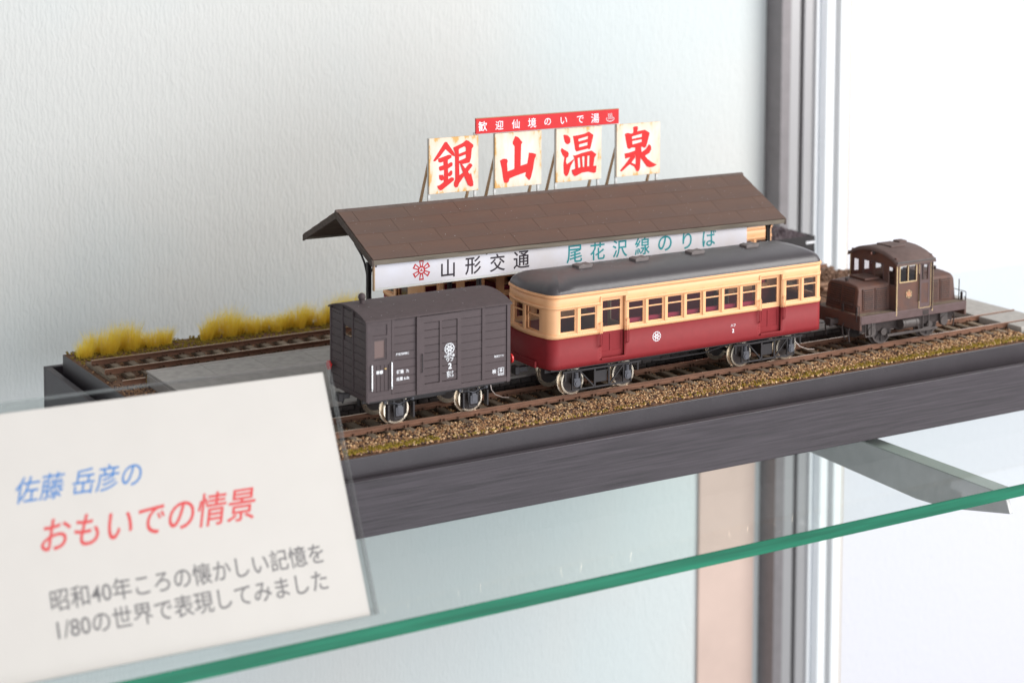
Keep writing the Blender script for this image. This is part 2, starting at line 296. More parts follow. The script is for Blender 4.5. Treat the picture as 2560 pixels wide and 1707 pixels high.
# glass shelf (turned one degree like in the photo)
def yawed(pts, c, a):
    ca, sa = math.cos(a), math.sin(a); return [(c[0]+(x-c[0])*ca-(y-c[1])*sa, c[1]+(x-c[0])*sa+(y-c[1])*ca, z) for x, y, z in pts]
sh = thing('glass_shelf', 'clear glass shelf with a green front edge carrying the diorama tray', 'shelf', (100, 60, -37))
SA = -R(1.0); GX0, GX1, GY0, GY1 = -420, 640, -107.0, 205
g = MB().box(GX0, GX1, GY0, GY1, -36.9, -32.2); g.v = yawed(g.v, (100, -107), SA); g.f = g.f[:2]+[g.f[4]]
g.build('pane', 'shelf_glass', sh)
g = MB(); g.raw(yawed([(GX0,GY0,-36.9),(GX1,GY0,-36.9),(GX1,GY0,-32.2),(GX0,GY0,-32.2),(GX0,GY0+.45,-32.25),(GX1,GY0+.45,-32.25),(GX1,GY0+.45,-36.85),(GX0,GY0+.45,-36.85)], (100,-107), SA), [(0,1,2,3),(4,5,6,7)]); g.build('polished_edge', 'glass_edge', sh)
br = thing('shelf_bracket', 'grey metal shelf bracket under the right end of the glass shelf', 'bracket', (238, 60, -60))
MB().poly([(236.6,-101,-38.6),(236.6,200,-38.6),(236.6,200,-52),(236.6,17,-52.3),(236.6,-52,-54.4),(236.6,-70,-53.2),(236.6,-104,-45.6)], (2,0,0)).build('web', 'bracket_metal', br, bevel=.3)
MB().box(234.5, 240.5, -101, 200, -38.5, -37.7).build('flange', 'bracket_metal', br, bevel=.2)
MB().box(233.5, 241.5, -99, 200, -37.6, -37.0).build('rubber_strip', 'rubber_pad', br)
MB().cyl((236.5,-93,-43),(235.4,-93,-43),1.1,12).build('rivet', 'frame_tan', br, smooth=True)
# ------------------------------------------------------------------ tray and diorama base
tr = thing('display_tray', 'shallow dark wood grain tray under the railway diorama', 'tray', (150, 72, -32.2))
def trbox(name, a):
    m_ = MB().box(*a); m_.v = yawed(m_.v, (150, -33), -R(.75)); m_.build(name, 'tray_wood', tr, bevel=.25)
trbox('front_wall', (-62.5,363,-34.5,-31.5,-32.1,-11.3)); trbox('back_wall', (-62.5,363,175.5,178.5,-32.1,-11.3)); trbox('side_wall', (-62.5,-59.5,-31.4,175.4,-32.1,-11.35)); trbox('side_wall', (360,363,-31.4,175.4,-32.1,-11.35)); trbox('tray_floor', (-59.4,359.9,-31.4,175.4,-32.1,-30.2))
PX0, PX1, PY0, PY1 = -54.5, 356.2, -27.4, 170.3
base = thing('diorama_base', 'dark painted base block of the model railway scene', 'base', (150, 72, -30.1))
MB().box(PX0, PX1, PY0, PY1, -30.1, -4.4).build('block', 'plinth_paint', base, bevel=.25)
gs = MB(); nx, ny = 200, 96; xs = np.linspace(PX0+.3, PX1-.3, nx); ys = np.linspace(PY0+.3, PY1-.3, ny)
zz = -4.0+.35*rng.random((nx, ny)); zz[0,:]=zz[-1,:]=-4.35; zz[:,0]=zz[:,-1]=-4.35
gs.v = [(xs[i], ys[j], zz[i,j]) for i in range(nx) for j in range(ny)]; gs.f = [(i*ny+j, (i+1)*ny+j, (i+1)*ny+j+1, i*ny+j+1) for i in range(nx-1) for j in range(ny-1)]
gs.build('soil', 'soil', base, smooth=True)
# ------------------------------------------------------------------ tracks
PROF = [(-.95,-2.1),(.95,-2.1),(.95,-1.85),(.2,-1.6),(.2,-.75),(.46,-.55),(.46,-.06),(.38,0),(-.38,0),(-.46,-.06),(-.46,-.55),(-.2,-.75),(-.2,-1.6),(-.95,-1.85)]
def rail(mb_s, mb_h, x0, x1, y):
    n = len(PROF); vs = [(x0, y+a, b) for a, b in PROF]+[(x1, y+a, b) for a, b in PROF]
    mb_s.raw(vs, [(k, (k+1) % n, n+(k+1) % n, n+k) for k in range(n) if k != 7]+[tuple(range(n-1,-1,-1)), tuple(range(n, 2*n))])
    mb_h.raw([(x0,y-.38,0),(x0,y+.38,0),(x1,y+.38,0),(x1,y-.38,0)], [(0,3,2,1)])
SLS = []
def track(label, yc, x0, x1, sx0, pitch):
    t = thing('railway_track', label, 'track', (150, yc, -4.2), 'model railway tracks')
    for s_ in (-1, 1):
        a, b = MB(), MB(); rail(a, b, x0, x1, yc+s_*8.5); ro = a.build('rail', 'rail_side', t); b.build('rail_head', 'rail_head', ro)
    sp = MB(); x = sx0
    while x < x1-1:
        if x > 330: break
        piece('sleeper', 'sleeper_wood', t, (x+random.uniform(-.25,.25), yc+random.uniform(-.3,.3), -2.95), (3.1, 30.4, 1.6), rot=(0,0,random.uniform(-.012,.012)), bevel=.15); SLS.append((x, yc))
        for s_ in (-1, 1):
            for e in (-1, 1):
                for q in (-.8, .8):
                    if random.random() < .85: sp.box(x+q-.32, x+q+.32, yc+s_*8.5+e*1.15-.42, yc+s_*8.5+e*1.15+.42, -2.2, -1.25+random.uniform(-.2,.15))
        x += pitch
    stuff(sp.build('spikes', 'spike_rust', t, bevel=.08)); return t
track('weathered front track under the wagon, coach and locomotive', 0, -52, 356, -49.5, 7.65)
track('rusty empty track along the yellow grass behind the platform', 129, -52.5, 352, -51.0, 7.65)
track('hidden siding under the canopy carrying the two parked coaches', 77.5, 55, 262, 57, 7.65)
a, b = MB(), MB(); rail(a, b, -52, -42.2, 100.4); st = thing('rail_stub', 'short rusty rail stub lying at the left end of the platform', 'rail', (-47, 100.4, -2.1)); a.v = [(x, y, z-.1) for x, y, z in a.v]; a.build('rail', 'rail_side', st, bevel=.1); b.v = [(x, y, z-.1) for x, y, z in b.v]; b.build('rail_head', 'rail_head', st)
# level crossing
lx = thing('level_crossing', 'pale grey crossing slabs laid over the front track at the base end', 'crossing', (343, 20, -4))
for (y0, y1) in ((-18.4,-9.7),(-7.3,7.3),(9.8,36),(36.4,62),(62.4,88)):
    jm = MB().box(331.6+(.9 if y0 < -10 else 0), 355.6, y0, y1, -3.7, -.25); jm.build('slab', 'crossing', lx, bevel=.35)
# stones, moss, grass
OCT_F = np.array([(0,2,4),(2,1,4),(1,3,4),(3,0,4),(2,0,5),(1,2,5),(3,1,5),(0,3,5)])
def pebbles(name, m, pts, smin, smax, flat=.75):
    n = len(pts); r = rng.uniform(smin, smax, (n,1,1)); base_ = np.array([(1,0,0),(-1,0,0),(0,1,0),(0,-1,0),(0,0,1),(0,0,-1)], float)[None]
    q = base_*r*rng.uniform(.65, 1.25, (n,6,1)); th = rng.uniform(0, 2*np.pi, n); ph = rng.uniform(-.7, .7, n)
    c, s_ = np.cos(th), np.sin(th); x = q[:,:,0]*c[:,None]-q[:,:,1]*s_[:,None]; y = q[:,:,0]*s_[:,None]+q[:,:,1]*c[:,None]; z = q[:,:,2]*flat
    c2, s2 = np.cos(ph), np.sin(ph); y2 = y*c2[:,None]-z*s2[:,None]; z2 = y*s2[:,None]+z*c2[:,None]
    V = np.stack([x, y2, z2], -1)+np.array(pts)[:,None,:]; F = (OCT_F[None]+6*np.arange(n)[:,None,None]).reshape(-1, 3)
    mb = MB(); mb.v = V.reshape(-1, 3).tolist(); mb.f = [tuple(f) for f in F.tolist()]; return mb.build(name, m, base)
def field(n, x0, x1, y0, y1, z, cond=None):
    p = np.stack([rng.uniform(x0, x1, n), rng.uniform(y0, y1, n), z+rng.uniform(-.15, .35, n)], -1)
    return p if cond is None else p[cond(p)]
nearz = lambda p: (p[:,0] < 331)
def noslp(p):
    k = np.abs(((p[:,0]+49.5+3.8) % 7.65)-3.8); return (k > 1.5) | (np.abs(p[:,1]) > 13.2+1.6*np.sin(p[:,0]*.7))
front = field(15000, PX0+.6, 331, -27.0, -9.6, -3.35, noslp); front[:,2] += np.where(front[:,1] < -12, .75*np.clip((front[:,1]+26)/8, 0, 1), 0); mid = field(5200, PX0+.6, 331, -7.3, 16, -3.6, noslp)
faru = np.concatenate([field(3600, PX0+.6, 352, 106, 147, -3.75), field(700, PX0+.6, -41, 60, 106, -3.7)]); faru = faru[(np.abs(((faru[:,0]+51+3.8) % 7.65)-3.8) > 1.5) | (np.abs(faru[:,1]-129) > 15.2)]
allp = np.concatenate([front, mid]); sel = rng.random(len(allp))
for nm, m_, k0, k1 in (('ballast', 'gravel', 0, .5), ('ballast', 'gravel_pale', .5, .74), ('ballast', 'gravel_dark', .74, 1)): stuff(pebbles(nm, m_, allp[(sel >= k0) & (sel < k1)], .34, .72))
sel = rng.random(len(faru))
for m_, k0, k1 in (('gravel', 0, .7), ('gravel_dark', .7, 1)): stuff(pebbles('ballast', m_, faru[(sel >= k0) & (sel < k1)], .32, .6))
edge = field(9500, 120, 332, -27.0, -18, -3.1); edge = edge[rng.random(len(edge)) < np.clip((edge[:,0]-120)/130, 0, 1)*np.clip((-18-edge[:,1])/6, 0, 1)+.02]
edge = np.concatenate([edge, field(900, -14, 24, -26.9, -22.0, -3.0), field(260, 30, 120, -27, -25, -3.1)])
stuff(pebbles('moss', 'moss', edge, .18, .46, 1.2)); stuff(pebbles('moss', 'moss_green', field(900, 333, 352, -26.6, -19.5, -2.6), .25, .6, 1.2))
stuff(pebbles('moss', 'moss', np.concatenate([field(2000, PX0+.5, 90, 146, 169.5, -3.5), field(160, -48, -12, 104, 112, -3.4)]), .35, .7, .8))
tufts = [(-48.5,158,9.5,5),(-43,163,10,5),(-38,158,12,5),(-33,162,14,5),(-27,160,13.5,5),(-22,163,8,4),(-17,160,8,4),(-11,161,9.5,4),(8,160,9,4),(13,163,11,4),(19,160,14,4.5),(24.5,163,9.5,4),(30,160,9,4),(36,162,8,4),(42,160,9.5,4),(47.5,162,11,4.5),(53,160,12.5,4.5),(58.5,163,11,4),(64,160,9.5,4),(70,162,13,4),(76,160,15,4.5),(82,163,14,4)]
desc = ['wispy', 'bushy', 'leaning', 'tall', 'low']
for i, (x, y, h, sp_) in enumerate(tufts):
    h *= random.uniform(.85, 1.15); mb = MB(); n = 430; lean = random.uniform(-.15, .6)
    for _ in range(n):
        a = random.uniform(0, 2*math.pi); r0 = sp_*.55*math.sqrt(random.random()); bx, by = x+r0*math.cos(a)*1.2, y+r0*math.sin(a)*.7
        hh = h*random.betavariate(4,2.2)*1.25*(1-.25*r0/sp_); sx = math.cos(a)*r0/sp_*.9+lean*random.uniform(.1,1)+random.gauss(0,.16); sy = math.sin(a)*r0/sp_*.7+random.gauss(0,.15)
        w_ = random.uniform(.04, .085); wa = random.uniform(0, math.pi); wx, wy = w_*math.cos(wa), w_*math.sin(wa)
        p0 = (bx, by, -4); p1 = (bx+sx*hh*.3, by+sy*hh*.3, -4+hh*.6); p2 = (bx+sx*hh*.8, by+sy*hh*.8, -4+hh)
        mb.raw([(p0[0]-wx,p0[1]-wy,p0[2]),(p0[0]+wx,p0[1]+wy,p0[2]),(p1[0]+wx*.8,p1[1]+wy*.8,p1[2]),(p1[0]-wx*.8,p1[1]-wy*.8,p1[2]),p2], [(0,1,2,3),(3,2,4)])
    tag(mb.build('grass_tuft', 'grass_straw'), 'yellow dry grass tuft in the clump at the open corner of the base' if i < 8 else 'yellow dry grass tuft in the long row behind the rear track', 'grass', 'grass tufts at the base corner' if i < 8 else 'grass tufts behind the rear track')
# ------------------------------------------------------------------ platform
pf = thing('station_platform', 'low grey concrete station platform between the two tracks', 'platform', (110, 61, -4))
PT = 1.9
for (xa, xb, ya, yb) in ((-40.8,50,20.2,102.2),(50.1,262,20.2,57.6),(50.1,262,97.2,102.2)): MB().box(xa, xb, ya, yb, -4, PT-.9).build('core', 'stone_block', pf)
x = -41; k = 0
while x < 262:
    x1 = min(x+22.75, 262.2); wd = round(x1-x, 2)
    for (ya, yb) in (((21.7,100.8),) if x < 49 else ((21.7,57.6),(97.2,100.8))): piece('slab', 'concrete', pf, ((x+x1)/2, (ya+yb)/2, PT-.5), (wd-.12, yb-ya, .9), bevel=.08)
    piece('coping', 'concrete_edge', pf, ((x+x1)/2, 102.1, PT-.45), (wd-.06, 2.4, 1.0), bevel=.12); piece('coping', 'concrete_edge', pf, ((x+x1)/2, 20.3, PT-.45), (wd-.06, 2.6, 1.0), bevel=.12)
    x = x1; k += 1
for j in range(2):
    x = -40.5+(2.5 if j else 0)
    while x < 258: piece('stone', 'stone_block', pf, (x+2.5, 19.75+random.uniform(-.1,.1), -2.75+j*2.3), (4.75, 1.0, 2.1), bevel=.25); x += 5.0
MB().box(-41.4, -40.9, 21.5, 101, -4, PT-1.0).build('end_wall', 'concrete', pf, bevel=.1)
# ------------------------------------------------------------------ station canopy
cn = thing('station_canopy', 'long brown boarded platform canopy with white station fascia', 'canopy', (125, 57, PT))
RX0, RX1, YE, YR_, YB = 23.0, 229.0, 25.4, 57.0, 88.6
def eave(x): t = (x-RX0)/(RX1-RX0); return 53.9-2.0*t
def ridge(x): t = (x-RX0)/(RX1-RX0); return 68.3-.5*t
ROWS = 4
for side in (-1, 1):
    for r_ in range(ROWS):
        x = RX0-(11.5 if r_ % 2 else 0)*1.0; first = True
        cuts = [RX0]+[c for c in np.arange(RX0+(12 if r_ % 2 else 20)-(6 if r_ == 3 else 0), RX1-5, 23.4)]+[RX1]
        for xa, xb in zip(cuts[:-1], cuts[1:]):
            t0, t1 = r_/ROWS, (r_+1)/ROWS; xm = (xa+xb)/2; ya, yb = YE+(YR_-YE)*t0, YE+(YR_-YE)*t1
            za, zb = eave(xm)+(ridge(xm)-eave(xm))*t0, eave(xm)+(ridge(xm)-eave(xm))*t1; sl = math.atan2(zb-za, yb-ya); ln = math.hypot(zb-za, yb-ya)
            ym, zm = (ya+yb)/2, (za+zb)/2+.62
            if side > 0: ym = 2*YR_-ym
            roll = -math.atan2((eave(xb)-eave(xa))*(1-(t0+t1)/2)+(ridge(xb)-ridge(xa))*(t0+t1)/2, xb-xa)
            piece('roof_board', 'roof_board', cn, (xm, ym, zm+random.uniform(-.015,.015)), (round(xb-xa-.07, 2), round(ln+.4, 1), .5), rot=((sl-.022)*(1 if side < 0 else -1), roll, 0), bevel=.05)
    ys_ = (lambda y: y) if side < 0 else (lambda y: 2*YR_-y)
    m_ = MB(); m_.raw([(RX0+.6, ys_(YE+.6), eave(RX0)-.9), (RX1-.6, ys_(YE+.6), eave(RX1)-.9), (RX1-.6, YR_, ridge(RX1)-.4), (RX0+.6, YR_, ridge(RX0)-.4),
                       (RX0+.6, ys_(YE+.6), eave(RX0)+.05), (RX1-.6, ys_(YE+.6), eave(RX1)+.05), (RX1-.6, YR_, ridge(RX1)+.1), (RX0+.6, YR_, ridge(RX0)+.1)], [(0,1,2,3),(4,5,6,7),(0,1,5,4),(1,2,6,5),(0,3,7,4)]); m_.build('sheathing', 'roof_timber', cn)
    m_ = MB(); m_.raw([(RX0+.2,ys_(YE-.1),eave(RX0)-1.6),(RX1-.2,ys_(YE-.1),eave(RX1)-1.6),(RX1-.2,ys_(YE+1.1),eave(RX1)-1.6),(RX0+.2,ys_(YE+1.1),eave(RX0)-1.6),(RX0+.2,ys_(YE-.1),eave(RX0)+.25),(RX1-.2,ys_(YE-.1),eave(RX1)+.25),(RX1-.2,ys_(YE+1.1),eave(RX1)+.25),(RX0+.2,ys_(YE+1.1),eave(RX0)+.25)],
                      [(3,2,1,0),(4,5,6,7),(0,1,5,4),(1,2,6,5),(2,3,7,6),(3,0,4,7)]); m_.build('eave_board', 'roof_plank_grey', cn, bevel=.12)
    for xe, d in ((RX0-.5, 1.0), (RX1-.5, 1.0)):
        m_ = MB(); m_.poly([(xe, ys_(YE-.2), eave(xe)-2.2), (xe, YR_, ridge(xe)-2.4), (xe, YR_, ridge(xe)+.3), (xe, ys_(YE-.2), eave(xe)+.4)], (d,0,0)); m_.build('barge_board', 'roof_timber', cn, bevel=.12)
    for xr in np.arange(44, 225, 20.5):
        m_ = MB(); m_.poly([(xr, ys_(YE+1.5), eave(xr)-2.3), (xr, YR_, ridge(xr)-2.2), (xr, YR_, ridge(xr)-.6), (xr, ys_(YE+1.5), eave(xr)-1.0)], (1.2,0,0)); m_.build('rafter', 'roof_timber', cn)
m_ = MB(); m_.raw([(RX0-.6,YR_-1.3,ridge(RX0)+.25),(RX0-.6,YR_,ridge(RX0)+1.25),(RX0-.6,YR_+1.3,ridge(RX0)+.25),(RX1+.4,YR_-1.3,ridge(RX1)+.25),(RX1+.4,YR_,ridge(RX1)+1.25),(RX1+.4,YR_+1.3,ridge(RX1)+.25)], [(0,3,4,1),(1,4,5,2),(0,1,2),(5,4,3)]); m_.build('ridge_cap', 'roof_ridge', cn)
for xp in (24.6, 74.6, 124.6, 174.6, 224.6):
    for yp, sg in (((32.0, 1), (56.3, 1)) if xp > 30 else ((32.0, 1),)):
        ztop = eave(xp)-1.5 if yp < 40 else ridge(xp)-2.5
        m_ = MB(); m_.box(xp-.9, xp-.2, yp-.7, yp+.7, PT, ztop); m_.box(xp+.2, xp+.9, yp-.7, yp+.7, PT, ztop); m_.box(xp-.25, xp+.25, yp-.25, yp+.25, PT, ztop-.5)
        m_.build('post', 'post_black', cn, bevel=.12)
        if yp > 40: continue
        pts = [(xp, yp, 44), (xp, yp+sg*.6, 48), (xp, yp+sg*2.4, 51.5), (xp, yp+sg*5.5, 54.6), (xp, yp+sg*11, 58)]; MB().tube([Vector(p)+Vector((-.5,0,0)) for p in pts], .45, 6).build('knee_brace', 'post_black', cn, smooth=True)
        pts = [(xp, yp, 45), (xp, yp-sg*.8, 48.5), (xp, yp-sg*3.2, 51.0), (xp, yp-sg*5.4, 51.6)]; MB().tube([Vector(p)+Vector((.5,0,0)) for p in pts], .42, 6).build('knee_brace', 'post_black', cn, smooth=True)
# fascia sign
fz0, fz1 = 42.5, 52.2
fs_ = MB().box(24.6, 208.4, 26.7, 27.5, fz0+.3, fz1).build('fascia_sign', 'sign_white', cn, bevel=.08); fs_['label'] = 'long white fascia sign with black and teal lettering'
MB().box(24.4, 208.6, 26.5, 27.9, fz0-.55, fz0+.25).build('bottom_rim', 'sign_rim', fs_, bevel=.1); MB().box(24.0, 24.55, 26.45, 27.7, fz0-.6, fz1).build('end_rim', 'sign_stain', fs_, bevel=.1)
emblem(MB(), (45.2, 26.7, 48.0), X3, Z3, NF, 3.95).build('emblem', 'print_red', fs_)
mb = MB()
for ch, x in zip('山形交通', (57.2, 68.8, 80.2, 91.6)): letter(mb, (ch, .011, 0), (x, 26.7, 47.5), X3, Z3, NF, height=7.2)
mb.build('lettering', 'print_black', fs_)
mb = MB()
for ch, x, hh in zip('尾花沢線のりば', (117.4, 129, 140.4, 151.9, 163.8, 175.6, 187.5), (7.4, 7.4, 7.4, 7.6, 6.6, 7.2, 7.2)): letter(mb, (ch, .010, 0), (x, 26.7, 47.3), X3, Z3, NF, height=hh)
mb.build('lettering', 'print_teal', fs_)
# roof sign boards with brush characters (outlines as painted on each square board)
BR = {
'gin': ([(105,305),(1165,255),(1165,1440),(105,1510)], [[(430,390),(455,380),(490,388),(450,545),(330,700),(240,790),(200,800),(190,775),(300,600)],[(440,470),(485,392),(600,560),(650,640),(655,705),(600,685),(455,545)],[(290,740),(340,725),(520,660),(580,670),(580,725),(500,775),(340,830),(300,810)],[(400,790),(500,760),(510,1170),(490,1230),(410,1240),(420,1000)],[(310,920),(345,900),(500,860),(570,820),(605,840),(600,900),(500,965),(340,1005),(315,985)],[(310,1090),(400,1090),(425,1195),(365,1220),(320,1185)],[(495,1070),(570,995),(600,1020),(595,1090),(550,1130),(495,1120)],[(270,1330),(330,1310),(430,1230),(580,1145),(635,1165),(630,1215),(540,1290),(380,1415),(335,1430),(295,1390)],[(615,520),(660,490),(735,545),(750,1110),(760,1250),(715,1360),(670,1375),(635,1340),(630,1270),(660,1200),(655,640)],[(615,510),(830,410),(890,355),(940,365),(1050,460),(1050,500),(1020,540),(890,520),(860,485),(735,545),(650,560)],[(890,490),(1020,520),(1000,740),(970,835),(890,835)],[(730,650),(895,590),(895,660),(740,715)],[(740,800),(895,735),(980,790),(970,840),(820,870),(740,850)],[(960,860),(1000,860),(1035,905),(940,1030),(850,1130),(760,1260),(715,1270),(745,1110),(820,1060),(880,965)],[(760,850),(810,875),(880,970),(980,1100),(1000,1060),(1050,1270),(1050,1345),(1000,1360),(935,1330),(850,1130)]]),
'yama': ([(140,210),(1140,140),(1140,1310),(150,1395)], [[(570,258),(640,290),(725,395),(700,440),(695,620),(690,910),(690,1000),(555,1000),(555,480),(515,430),(515,385)],[(245,790),(320,750),(390,755),(415,795),(400,860),(412,1030),(455,1180),(440,1245),(405,1280),(340,1270),(320,1200),(285,960)],[(405,1030),(560,970),(690,905),(830,860),(900,900),(880,1020),(795,1050),(560,1135),(450,1185),(400,1150)],[(865,622),(950,630),(1025,655),(1015,710),(990,760),(960,960),(920,1140),(890,1215),(860,1215),(790,1125),(805,1040),(830,860),(855,720)]]),
'on': ([(165,190),(1150,125),(1140,1275),(170,1355)], [[(312,325),(345,310),(410,325),(465,385),(468,480),(420,523),(375,510),(340,460)],[(280,597),(340,640),(420,685),(437,730),(425,790),(380,820),(330,795),(290,740),(258,650)],[(340,800),(385,805),(375,900),(395,955),(545,840),(550,860),(480,990),(435,1150),(400,1215),(360,1210),(328,1150),(318,960)],[(520,340),(620,325),(640,420),(660,590),(690,640),(600,680),(570,640),(545,470)],[(610,330),(780,290),(870,248),(968,320),(950,420),(850,345),(630,412)],[(850,330),(960,335),(935,480),(900,620),(870,635),(835,600)],[(630,465),(850,405),(850,475),(640,530)],[(650,590),(845,540),(870,612),(600,680)],[(525,755),(570,765),(720,710),(840,680),(930,660),(1035,740),(990,820),(885,770),(720,790),(625,825),(560,850)],[(545,800),(625,815),(640,1035),(575,1065),(565,900)],[(672,790),(722,785),(738,1035),(688,1035)],[(776,775),(837,770),(832,1025),(773,1030)],[(885,765),(992,800),(965,1005),(880,1015)],[(495,1080),(640,1030),(830,1005),(1035,990),(1020,1130),(985,1150),(850,1120),(720,1140),(600,1205),(555,1215),(515,1160)]]),
'sen': ([(160,175),(1110,100),(1105,1250),(165,1330)], [[(510,235),(545,210),(610,210),(620,260),(600,325),(590,400),(500,400),(515,310)],[(330,380),(380,355),(490,370),(490,500),(510,670),(430,715),(390,690),(365,580)],[(470,372),(620,315),(770,285),(875,350),(860,440),(710,370),(488,437)],[(705,365),(872,365),(850,470),(800,660),(765,690),(695,660)],[(485,490),(710,440),(710,495),(485,540)],[(485,615),(705,550),(705,640),(510,685)],[(555,630),(690,630),(700,780),(680,880),(670,1130),(640,1200),(605,1210),(575,1180),(570,900),(560,760)],[(585,1190),(540,1100),(450,1050),(480,1015),(575,1050),(625,1140)],[(330,810),(430,790),(560,745),(580,830),(460,890),(345,925)],[(470,870),(565,845),(555,905),(480,1015),(300,1180),(265,1210),(235,1185),(320,1080),(400,970)],[(860,605),(905,640),(910,720),(870,800),(770,860),(685,900),(685,790),(790,710)],[(675,820),(765,850),(830,930),(920,1000),(1035,1060),(960,1105),(880,1120),(815,1100),(760,1020),(680,910)]])}
def unbil(q, P):      # point on the board -> (u, v) in 0..1
    u = v = .5
    for _ in range(12):
        A, B, Cc, D = [Vector(p) for p in q]; f = (1-u)*(1-v)*A+u*(1-v)*B+u*v*Cc+(1-u)*v*D-Vector(P)
        fu = (1-v)*(B-A)+v*(Cc-D); fv = (1-u)*(D-A)+u*(Cc-B); det = fu.x*fv.y-fu.y*fv.x
        u -= (f.x*fv.y-f.y*fv.x)/det; v -= (fu.x*f.y-fu.y*f.x)/det
    return u, v
ROOFZ = lambda y: ridge(130)-(y-YR_)*(68-53)/(YR_-YE) if y > YR_ else ridge(130)
for key, x0, x1, lab in (('gin',66.6,90.2,'square cream roof sign painted with the red character for silver'),('yama',98.4,121.6,'square cream roof sign painted with the red character for mountain'),('on',129.2,152.7,'square cream roof sign painted with the red character for warm'),('sen',160.9,184.4,'square cream roof sign painted with the red character for spring')):
    t = thing('roof_sign', lab, 'sign', ((x0+x1)/2, 60, 67), 'character boards on the canopy roof')
    bo = MB().box(x0, x1, 59.3, 60.2, 71.7, 95.0).build('board', 'sign_paper', t, bevel=.1); mb = MB()
    q, ps = BR[key]
    for i, pl in enumerate(ps):
        pts = []
        for P in pl: u, v = unbil(q, P); pts.append((x0+(x1-x0)*u, 59.3-.03-.012*i, 95-(95-71.7)*v))
        mb.raw(pts, [tuple(range(len(pts)))])
    mb.build('painted_character', 'brush_red', bo)
    for xp in (x0+.55, x1-.9):
        m_ = MB(); m_.box(xp-.5, xp+.5, 60.3, 61.2, ROOFZ(60.3)+.2, 95.0); m_.build('leg', 'sign_rim', t)
        d0, d1 = Vector((xp-.0, 61.3, 84)), Vector((xp-.2, 69.5, ROOFZ(69.5)+.35)); m_ = MB(); m_.poly([d0+Vector((-.45,0,-.6)), d0+Vector((-.45,0,.9)), d1+Vector((-.45,.6,.3)), d1+Vector((-.45,-.6,0))], (.9,0,0)); m_.build('strut', 'sign_stain', t)
t = thing('banner_sign', 'narrow red welcome sign with white lettering above the character boards', 'sign', (125, 60, 95.1))
bo = MB().box(89.0, 161.8, 59.2, 60.2, 95.5, 101.9).build('board', 'sign_red', t, bevel=.06)
MB().box(88.6, 163.0, 60.25, 61.2, 95.05, 96.0).build('support_bar', 'sign_rim', t); MB().box(88.95, 161.85, 59.25, 60.2, 101.95, 102.15).build('top_rim', 'sign_stain', bo)
mb = MB()
for ch, x, hh in zip('歓迎仙境のいで湯', (92.2,100.4,108.5,116.7,124.6,132.9,141.4,149.2,157.2), (4.2,3.9,3.9,4.2,3.0,3.0,3.2,4.2,3.9)): letter(mb, (ch, .006, 0), (x, 59.2, 98.6), X3, Z3, NF, height=hh, lift=.03)
def ribbon(mb, pts, w_, y):
    for (a, b) in zip(pts[:-1], pts[1:]):
        d = Vector((b[0]-a[0], 0, b[1]-a[1])).normalized(); q = Vector((-d.z, 0, d.x))*w_/2; A, B = Vector((a[0], y, a[1]))-d*.04, Vector((b[0], y, b[1]))+d*.04; mb.raw([A-q, B-q, B+q, A+q], [(0,1,2,3)])
for k in (-1, 0, 1): ribbon(mb, [(157.2+k*.85+.16*math.sin(z*2.6), 97.7+z*1.15) for z in np.linspace(0, 2.2, 12)], .34, 59.165)
ribbon(mb, [(157.2+1.95*math.sin(a), 97.9+.95*(1-math.cos(a))*1.15-1.15) for a in np.linspace(-2.15, 2.15, 22)], .32, 59.155)
mb.build('lettering', 'print_white', bo)
# ------------------------------------------------------------------ wheels
def wheel(parent, x, y, side, r=5.25, spokes=False, tm='tyre'):
    zc = r; yo = y+side*8.5-.0
    mb = MB(); s_ = side
    mb.lathe((x, yo, zc), 'y', [(r-.75, s_*1.05), (r-.02, s_*1.05), (r+.02, -s_*.9), (r+.75, -s_*.95), (r+.75, -s_*1.5), (r-.9, -s_*1.5)], 36)
    w_ = mb.build('wheel', tm, parent, smooth=True)
    d = MB().lathe((x, yo, zc), 'y', [(.02, s_*.95), (1.2, s_*.95), (1.3, s_*.6), (r-1.3, s_*.35), (r-.74, s_*.8), (r-.74, s_*1.02)], 32)
    d.lathe((x, yo, zc), 'y', [(.02, -s_*1.4), (r-.85, -s_*1.4)], 32)
    if spokes:
        for k in range(8):
            a = math.pi*2*k/8; d.cyl((x+1.1*math.cos(a), yo+s_*.75, zc+1.1*math.sin(a)), (x+(r-1)*math.cos(a), yo+s_*.75, zc+(r-1)*math.sin(a)), .3, 6)
    d.build('wheel_centre', 'wheel_face', parent if w_.parent.parent else w_, smooth=True); return w_
# ------------------------------------------------------------------ freight wagon
wg = thing('freight_wagon', 'dark brown planked four wheeled freight wagon with brakeman door', 'wagon', (30.3, 0, 0))
WL, HW, ZB, ZT = 60.6, 15.0, 11.2, 41.0
inn = MB()
for s_ in (-1, 1): inn.panel((0,s_*14.7,0), X3, Z3, Vector((0,s_,0)), (.6, WL-.6), (ZB+.2, ZT-.1), [(2.6,7.6,26.6,34.0)] if s_ < 0 else [(1.6,9.8,26.0,37.0)], .6)
def arcz(y): return 40.9+3.0*(1-(y/15.6)**2)
for xe in (.25, WL-.85):
    O = (xe, 0, 0); inn.panel(O, Vector((0,1,0)), Z3, Vector((-1,0,0)), (-14.6,14.6), (ZB, 41.5), [(-3.2,4.1,32.3,36.0)], .6)
inn.box(.6, WL-.6, -14, 14, ZB, ZB+.8); inn.build('body', 'wagon_brown', wg)
for xe in (.3, WL-.9): MB().poly([(xe, y, 41.5) for y in np.linspace(-13.9, 13.9, 3)][::2]+[(xe, y, max(41.52, arcz(y)-.02)) for y in np.linspace(13.9, -13.9, 15)], (.6,0,0)).build('end_arch', 'wagon_brown', wg)
MB().box(11.6, 12.2, -14, 14, 12.1, 40.9).build('partition', 'wagon_brown', wg)
